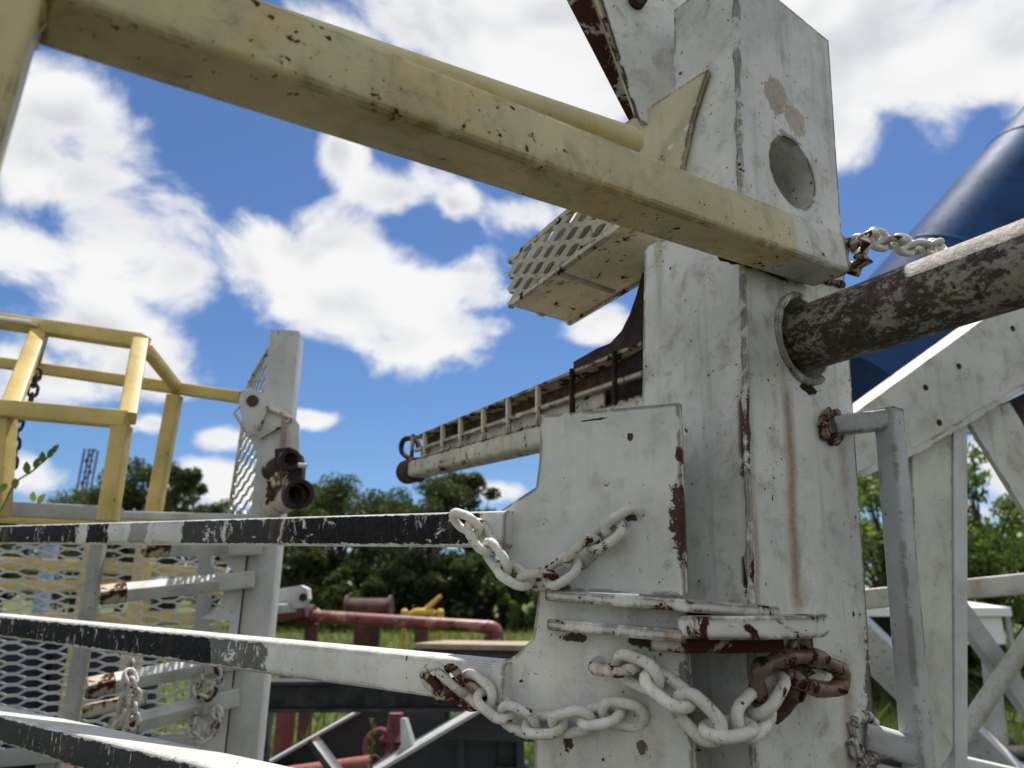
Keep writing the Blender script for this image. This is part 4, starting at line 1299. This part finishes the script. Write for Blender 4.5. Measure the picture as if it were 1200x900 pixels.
beam('rib', P(609, 858, 2.95), P(612, 960, 2.95), .03, .05, 'slate', sk, up=(0, 1, 0))
MB().slab([P(x, y, 2.84) for x, y in [(469, 842), (474, 842), (482, 868), (480, 882), (462, 888), (470, 872)]], V((.01, .02, 0))).build('stop_lug', 'slate_sunlit', sk)
beam('rusty_bar', P(370, 872, 3.2), P(402, 915, 3.1), .05, .03, 'slate', sk)
beam('bar_end', P(366, 868, 3.21), P(371, 874, 3.2), .052, .032, 'rust', sk)
for x, Y in ((330, 3.65), (600, 3.0)):
    p = P(x, 930, Y)
    beam('skid_foot', p + V((0, 0, .1)), V((p.x, p.y, 0)), .12, .12, 'slate', sk, up=(0, 1, 0))
t = thing('pink_pipe', 'faded pink pipe lying inside the dark skid frame', 'pipe', P(380, 900, 3.3))
a, b = P(340, 908, 3.4), P(440, 895, 3.2)
MB().pipe(a, b, .034, .006, 22).build('pipe_body', painted('pink paint', (0.42, 0.16, 0.14), bevel=False, chip=0.5, scale=.5), t)
t = thing('red_valve', 'dark red valve with a round handwheel inside the skid frame', 'valve', P(462, 885, 3.35))
c = P(463, 866, 3.35)
MB().tube([c + V((0, 0, -.10)), c + V((0, 0, -.03)), c + V((0, 0, .0)), c + V((0, 0, .03)), c + V((0, 0, .10))], [.04, .04, .065, .04, .03], 16).build('valve_body', 'red', t)
c2 = P(444, 874, 3.3)
MB().tube([c2 + V((.055 * math.cos(k * math.pi / 12), .02 * math.sin(k * math.pi / 12), .055 * math.sin(k * math.pi / 12))) for k in range(24)], .013, 8, closed=True).build('handwheel', 'red', t)
MB().tube([c2, c], .014, 8).build('valve_stem', 'brown', t)

# low white shelter and tyres beyond the truss
YT = 11.0
t = thing('white_shelter', 'low white flat-roofed shelter with dark open side beyond the truss', 'shelter', V((P(1100, 750, YT).x, YT, 0)))
x0, x1 = P(1000, 720, YT).x, P(1186, 720, YT).x
zt = P(1100, 712, YT).z
rb2 = MB()
cxm = (x0 + x1) / 2
rb2.loft([[V((x0, YT, zt - .12)), V((x1, YT, zt - .12)), V((x1, YT + 3, zt - .12)), V((x0, YT + 3, zt - .12))],
          [V((x0, YT, zt)), V((x1, YT, zt)), V((x1, YT + 3, zt)), V((x0, YT + 3, zt))],
          [V((x0 + .5, YT + .7, zt + .12)), V((x1 - .5, YT + .7, zt + .12)), V((x1 - .5, YT + 2.3, zt + .12)), V((x0 + .5, YT + 2.3, zt + .12))]])
rb2.build('shelter_roof', 'canopy', t)
for x in (x0 + .05, x1 - .05):
    for y in (YT + .05, YT + 2.95):
        beam('shelter_leg', V((x, y, 0)), V((x, y, zt - .12)), .06, .06, 'far_grey', t, up=(0, 1, 0))
MB().slab([V((x0 + .1, YT + 2.6, .05)), V((x1 - .3, YT + 2.6, .05)), V((x1 - .3, YT + 2.6, zt - .14)), V((x0 + .1, YT + 2.6, zt - .14))], V((0, .05, 0))).build('shade_sheet', 'black', t)  # black sheet put in for the shade beneath the roof
MB().slab([V((x1 - .9, YT + .06, zt - .5)), V((x1 - .12, YT + .06, zt - .5)), V((x1 - .12, YT + .06, zt - .13)), V((x1 - .9, YT + .06, zt - .13))], V((0, .03, 0))).build('side_sheet', 'canopy', t)
def tyre(label, p, r, tilt, group):
    t = thing('tyre', label, 'tyre', p, group)
    mb = MB()
    pts = [V((r * .72 * math.cos(k * math.pi / 12), r * .72 * math.sin(k * math.pi / 12), 0)) for k in range(24)]
    rot = Matrix.Rotation(tilt, 3, 'X')
    mb.tube([p + rot @ q + V((0, 0, r * .28)) for q in pts], r * .28, 10, closed=True)
    mb.build('tyre_ring', 'tyre', t)
k = 0
for px, py, Y in ((1150, 785, 6.2), (1178, 770, 7.0), (1040, 790, 6.5), (1160, 800, 5.6), (1120, 760, 8), (1192, 790, 6.0)):
    c = P(px, py, Y)
    for zz in range(2):
        tyre('worn black tyre in the low heap on the grass beyond the truss', V((c.x, c.y, zz * .2 + .02)), .38, rnd.uniform(-.15, .15), 'old tyres on the grass')

# far drilling mast
cm0 = P(95, 592, 70); cm1 = P(107, 527, 70)
ct = thing('far_derrick', 'thin dark lattice derrick leaning far off above the trees', 'derrick', V((cm0.x - 1, 70, 0)))
d_ = (cm1 - cm0).normalized()
lo_ = cm0 - d_ * ((cm0.z) / d_.z)
sx = d_.cross(V((0, 1, 0))).normalized() * .42
for s1 in (-1, 1):
    for yy in (-.4, .4):
        beam('leg', lo_ + sx * s1 + V((0, yy, 0)), cm1 + sx * s1 + V((0, yy, 0)), .13, .13, 'brown', ct, up=(0, 1, 0))
N = 14
for k in range(N):
    a, b = lo_.lerp(cm1, k / N), lo_.lerp(cm1, (k + 1) / N)
    s1 = 1 if k % 2 else -1
    beam('lattice_brace', a + sx * s1, b - sx * s1, .10, .10, 'brown', ct, up=(0, 1, 0))
    beam('lattice_brace', b - sx, b + sx, .10, .10, 'brown', ct)
for k, (px, py) in enumerate(((82, 585), (118, 598))):
    c = P(px, py, 40)

# ================================================================== vegetation
def make_tree(seed, h, spread, nclump, nleaf, lsize, leafmat, trunk_r, low=0.15):
    rd = random.Random(seed)
    tb_ = MB()
    tops = []
    n0 = 7
    lean = V((rd.uniform(-.05, .05), rd.uniform(-.05, .05), 0)) * h
    tp = [V((0, 0, -.1)) + lean * (k / n0) ** 2 + V((rd.uniform(-.02, .02) * h * .3, rd.uniform(-.02, .02) * h * .3, h * .75 * k / n0)) for k in range(n0 + 1)]
    tb_.tube(tp, [trunk_r * (1.15 - k / n0 * .95) for k in range(n0 + 1)], 9)
    for k in range(nclump):
        t = rd.uniform(low + .1, .95)
        zc = h * (low + (1 - low) * rd.random() ** .8 * .9)
        prof = math.sin(math.pi * min(1, max(.08, (zc / h - low + .12) / (1.12 - low)))) ** .6
        ang = rd.uniform(0, 2 * math.pi)
        rad = spread * prof * (rd.random() ** .5)
        c = V((rad * math.cos(ang), rad * math.sin(ang), zc)) + lean * (zc / h)
        b0 = tp[min(n0, max(1, int(zc / h * n0 * .75)))]
        mid = b0.lerp(c, .5) + V((0, 0, .05 * h))
        tb_.tube([b0, mid, c], [trunk_r * .28, trunk_r * .16, trunk_r * .05], 5)
        tops.append((c, rd.uniform(.09, .21) * spread + .03 * h))
    vs, fs = [], []
    per = nleaf // nclump
    for c, cr in tops:
        for _ in range(per):
            while True:
                d = V((rd.uniform(-1, 1), rd.uniform(-1, 1), rd.uniform(-1, 1)))
                if d.length < 1:
                    break
            p = c + V((d.x * cr * 1.15, d.y * cr * 1.15, d.z * cr * .8))
            nrm = V((rd.gauss(0, 1), rd.gauss(0, 1), rd.gauss(.5, 1))).normalized()
            u = nrm.orthogonal().normalized()
            u = Matrix.Rotation(rd.uniform(0, 6.28), 3, nrm) @ u
            v = nrm.cross(u)
            s = lsize * rd.uniform(.6, 1.3)
            k = len(vs)
            vs += [p - u * s, p + v * s * .45, p + u * s, p - v * s * .45]
            fs.append((k, k + 1, k + 2, k + 3))
    tm = bpy.data.meshes.new('trunk')
    tm.from_pydata(tb_.v, [], tb_.f)
    tm.polygons.foreach_set('use_smooth', [True] * len(tm.polygons))
    tm.materials.append(M['bark'])
    cm = bpy.data.meshes.new('crown')
    cm.from_pydata(vs, [], fs)
    cm.materials.append(M[leafmat])
    return tm, cm

def place_tree(proto, x, y, s, rz, label, group, name='oak_tree', sz=None):
    t = thing(name, label, 'tree' if 'tree' in name else 'bush', V((x, y, 0)), group)
    t.rotation_euler.z = rz
    t.scale = (s, s, sz or s)
    for nm, me in zip(('trunk', 'crown'), proto):
        o = bpy.data.objects.new(nm, me)
        COL.objects.link(o)
        o.parent = t
    return t

oak = [make_tree(11, 10, 4.0, 52, 12000, .16, 'leaf', .28, .12), make_tree(12, 10, 3.2, 44, 9500, .16, 'leaf', .26, .10), make_tree(13, 10, 4.4, 56, 12500, .16, 'leaf_mid', .30, .14), make_tree(14, 10, 2.4, 40, 9000, .17, 'leaf', .24, .05)]
far = [(-175, 545, 46, 'beyond the mesh basket'), (-60, 560, 44, 'beyond the mesh basket'), (20, 592, 46, 'left of the thin far derrick'), (108, 572, 42, 'under the thin far derrick'),
       (165, 536, 40, 'between the yellow uprights'), (222, 545, 38, 'between the yellow upright and the mast'), (262, 585, 42, 'behind the mesh flank of the mast'), (310, 592, 44, 'just behind the rack mast'),
       (362, 566, 36, 'behind the rack mast clamp'), (405, 560, 33, 'behind the brown reel'), (452, 580, 37, 'behind the red pipe'), (505, 556, 31, 'behind the yellow jack'), (556, 552, 34, 'below the ladder boom'),
       (604, 596, 37, 'beside the bracket plate'), (660, 590, 40, 'behind the white post'), (760, 570, 42, 'behind the white post'), (860, 570, 42, 'behind the white post'), (950, 560, 40, 'behind the white post')]
for k, (px, top, Y, lb) in enumerate(far):
    Y += 9
    p = P(px, top, Y)
    place_tree(oak[(k * 2 + k // 4) % 4], p.x, Y, p.z / 10.0 * (0.80 + 0.2 * ((k * 7) % 5) / 4), k * 1.7, 'dark green leafy tree standing ' + lb, 'trees along the yard edge', sz=p.z / 9.6)
# pointed dark tree, lighter trees near the truss
near = [make_tree(21, 6, 2.3, 30, 6500, .10, 'leaf_light', .16, .2), make_tree(22, 6, 2.0, 24, 5200, .10, 'leaf_light', .15, .22)]
for k, (px, top, Y) in enumerate(((1020, 520, 15), (1078, 545, 16), (1128, 510, 14.5), (1188, 580, 17), (1240, 560, 16), (1300, 520, 16))):
    p = P(px, top, Y)
    place_tree(near[k % 2], p.x, Y, p.z / 6.0 * (.8 if px > 1150 else .95), k * 2.1 + .4, 'bright green young tree ' + ('behind the grey grab bar', 'behind the truss column', 'filling the gap beside the truss column', 'by the truss diagonal', 'past the end of the truss', 'far past the end of the truss')[k], 'young trees beyond the truss', 'young_tree', sz=p.z / 5.8)
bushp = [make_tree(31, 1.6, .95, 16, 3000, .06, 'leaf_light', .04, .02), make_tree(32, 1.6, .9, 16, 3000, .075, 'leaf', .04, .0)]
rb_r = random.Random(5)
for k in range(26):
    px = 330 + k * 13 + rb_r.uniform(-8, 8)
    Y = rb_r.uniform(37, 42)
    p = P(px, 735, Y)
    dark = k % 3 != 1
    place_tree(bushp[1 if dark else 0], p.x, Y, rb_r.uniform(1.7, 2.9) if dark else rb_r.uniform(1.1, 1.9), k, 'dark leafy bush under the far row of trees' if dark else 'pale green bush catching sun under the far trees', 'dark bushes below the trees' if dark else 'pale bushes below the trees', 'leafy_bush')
for k in range(12):
    px = 1010 + k * 20
    Y = rb_r.uniform(13, 20)
    p = P(px, 735, Y)
    place_tree(bushp[k % 2], p.x, Y, rb_r.uniform(.5, .9), k * 2, 'low green bush on the grass beyond the truss', 'bushes beyond the truss', 'leafy_bush')

# sapling by the yellow frame and the weed stem in front of the skid
sap = thing('vine_shoot', 'thin green shoot with oval leaves climbing past the yellow frame', 'plant', P(5, 600, 1.85))
stem = smooth_path([P(-20, 640, 1.85), P(2, 596, 1.85), P(18, 566, 1.85), P(38, 552, 1.85), P(60, 532, 1.85)], 6)
MB().tube(stem, .0022, 6).build('stem', plain('green stem', (0.08, 0.13, 0.03), (0.12, 0.18, 0.05), 20, .6, 0), sap)
def leaf(parent, c, d, nrm, ln, wd, mat='leaf_light'):
    d = d.normalized(); s = d.cross(nrm).normalized(); nn = s.cross(d)
    vs = [c]
    for f, w_ in ((.2, .7), (.45, 1), (.75, .7)):
        vs += [c + d * ln * f - s * wd * w_ / 2 + nn * ln * .05, c + d * ln * f - nn * ln * .02, c + d * ln * f + s * wd * w_ / 2 + nn * ln * .05]
    vs.append(c + d * ln)
    fs = [(0, 1, 2), (0, 2, 3), (1, 4, 5, 2), (2, 5, 6, 3), (4, 7, 8, 5), (5, 8, 9, 6), (7, 10, 8), (8, 10, 9)]
    MB().add(vs, fs).build('leaf', mat, parent)
for px, py, dx, dy in ((8, 566, -6, 8), (18, 560, 0, 16), (32, 556, -1, -18), (41, 550, 4, -12), (50, 543, 0, -8), (56, 537, 9, -14), (60, 531, 8, -8), (44, 590, 10, -12), (38, 588, 1, -6)):
    c = P(px, py, 1.85)
    leaf(sap, c, P(px + dx, py + dy, 1.84) - c, V((.3, -1, .3)), .034, .018)
ws = thing('weed_stalk', 'single green weed stalk rising in front of the dark skid frame', 'plant', V((P(436, 930, 2.5).x, 2.5, 0)))
top = P(437, 842, 2.5)
MB().tube([V((top.x, 2.5, 0)), V((top.x + .01, 2.5, top.z * .5)), top], [.006, .006, .004], 8).build('stem', 'leaf_light', ws)
rdw = random.Random(9)
for k in range(46):
    z = top.z * (1 - .35 * k / 46)
    a_ = rdw.uniform(0, 6.28)
    d = V((math.cos(a_), math.sin(a_), .9))
    leaf(ws, V((top.x, 2.5, z - .01)), d, V((-d.x, -d.y, 1)), .02, .007)

# grass: blades over the yard, thicker where it shows
gr = random.Random(17)
vs, fs = [], []
def blades(n, x0, x1, y0, y1, hh, wdt):
    for _ in range(n):
        x, y = gr.uniform(x0, x1), y0 + (y1 - y0) * gr.random() ** 1.4
        h = hh * gr.uniform(.35, 1.2)
        a_ = gr.uniform(0, 6.28)
        u = V((math.cos(a_), math.sin(a_), 0)) * wdt * gr.uniform(.6, 1.3)
        ln = V((gr.gauss(0, .3), gr.gauss(0, .3), 1)) * h
        b = V((x, y, -.02))
        k = len(vs)
        vs.extend([b - u, b + u, b + ln * .6 + u * .6, b + ln + V((ln.x, ln.y, 0)) * .5, b + ln * .6 - u * .6])
        fs.append((k, k + 1, k + 2, k + 3, k + 4))
blades(12000, -3.5, 3.6, 4.6, 9, .28, .006)
blades(9000, 1.0, 6.0, 4.6, 10, .38, .006)
blades(24000, -16, 18, 8, 38, .32, .018)
gm_ = bpy.data.meshes.new('grass')
gm_.from_pydata(vs, [], fs)
gm_.materials.append(M['grass'])
go = bpy.data.objects.new('grass', gm_)
COL.objects.link(go)
tag(go, 'rough green grass growing over the yard', 'grass', None, 'stuff')
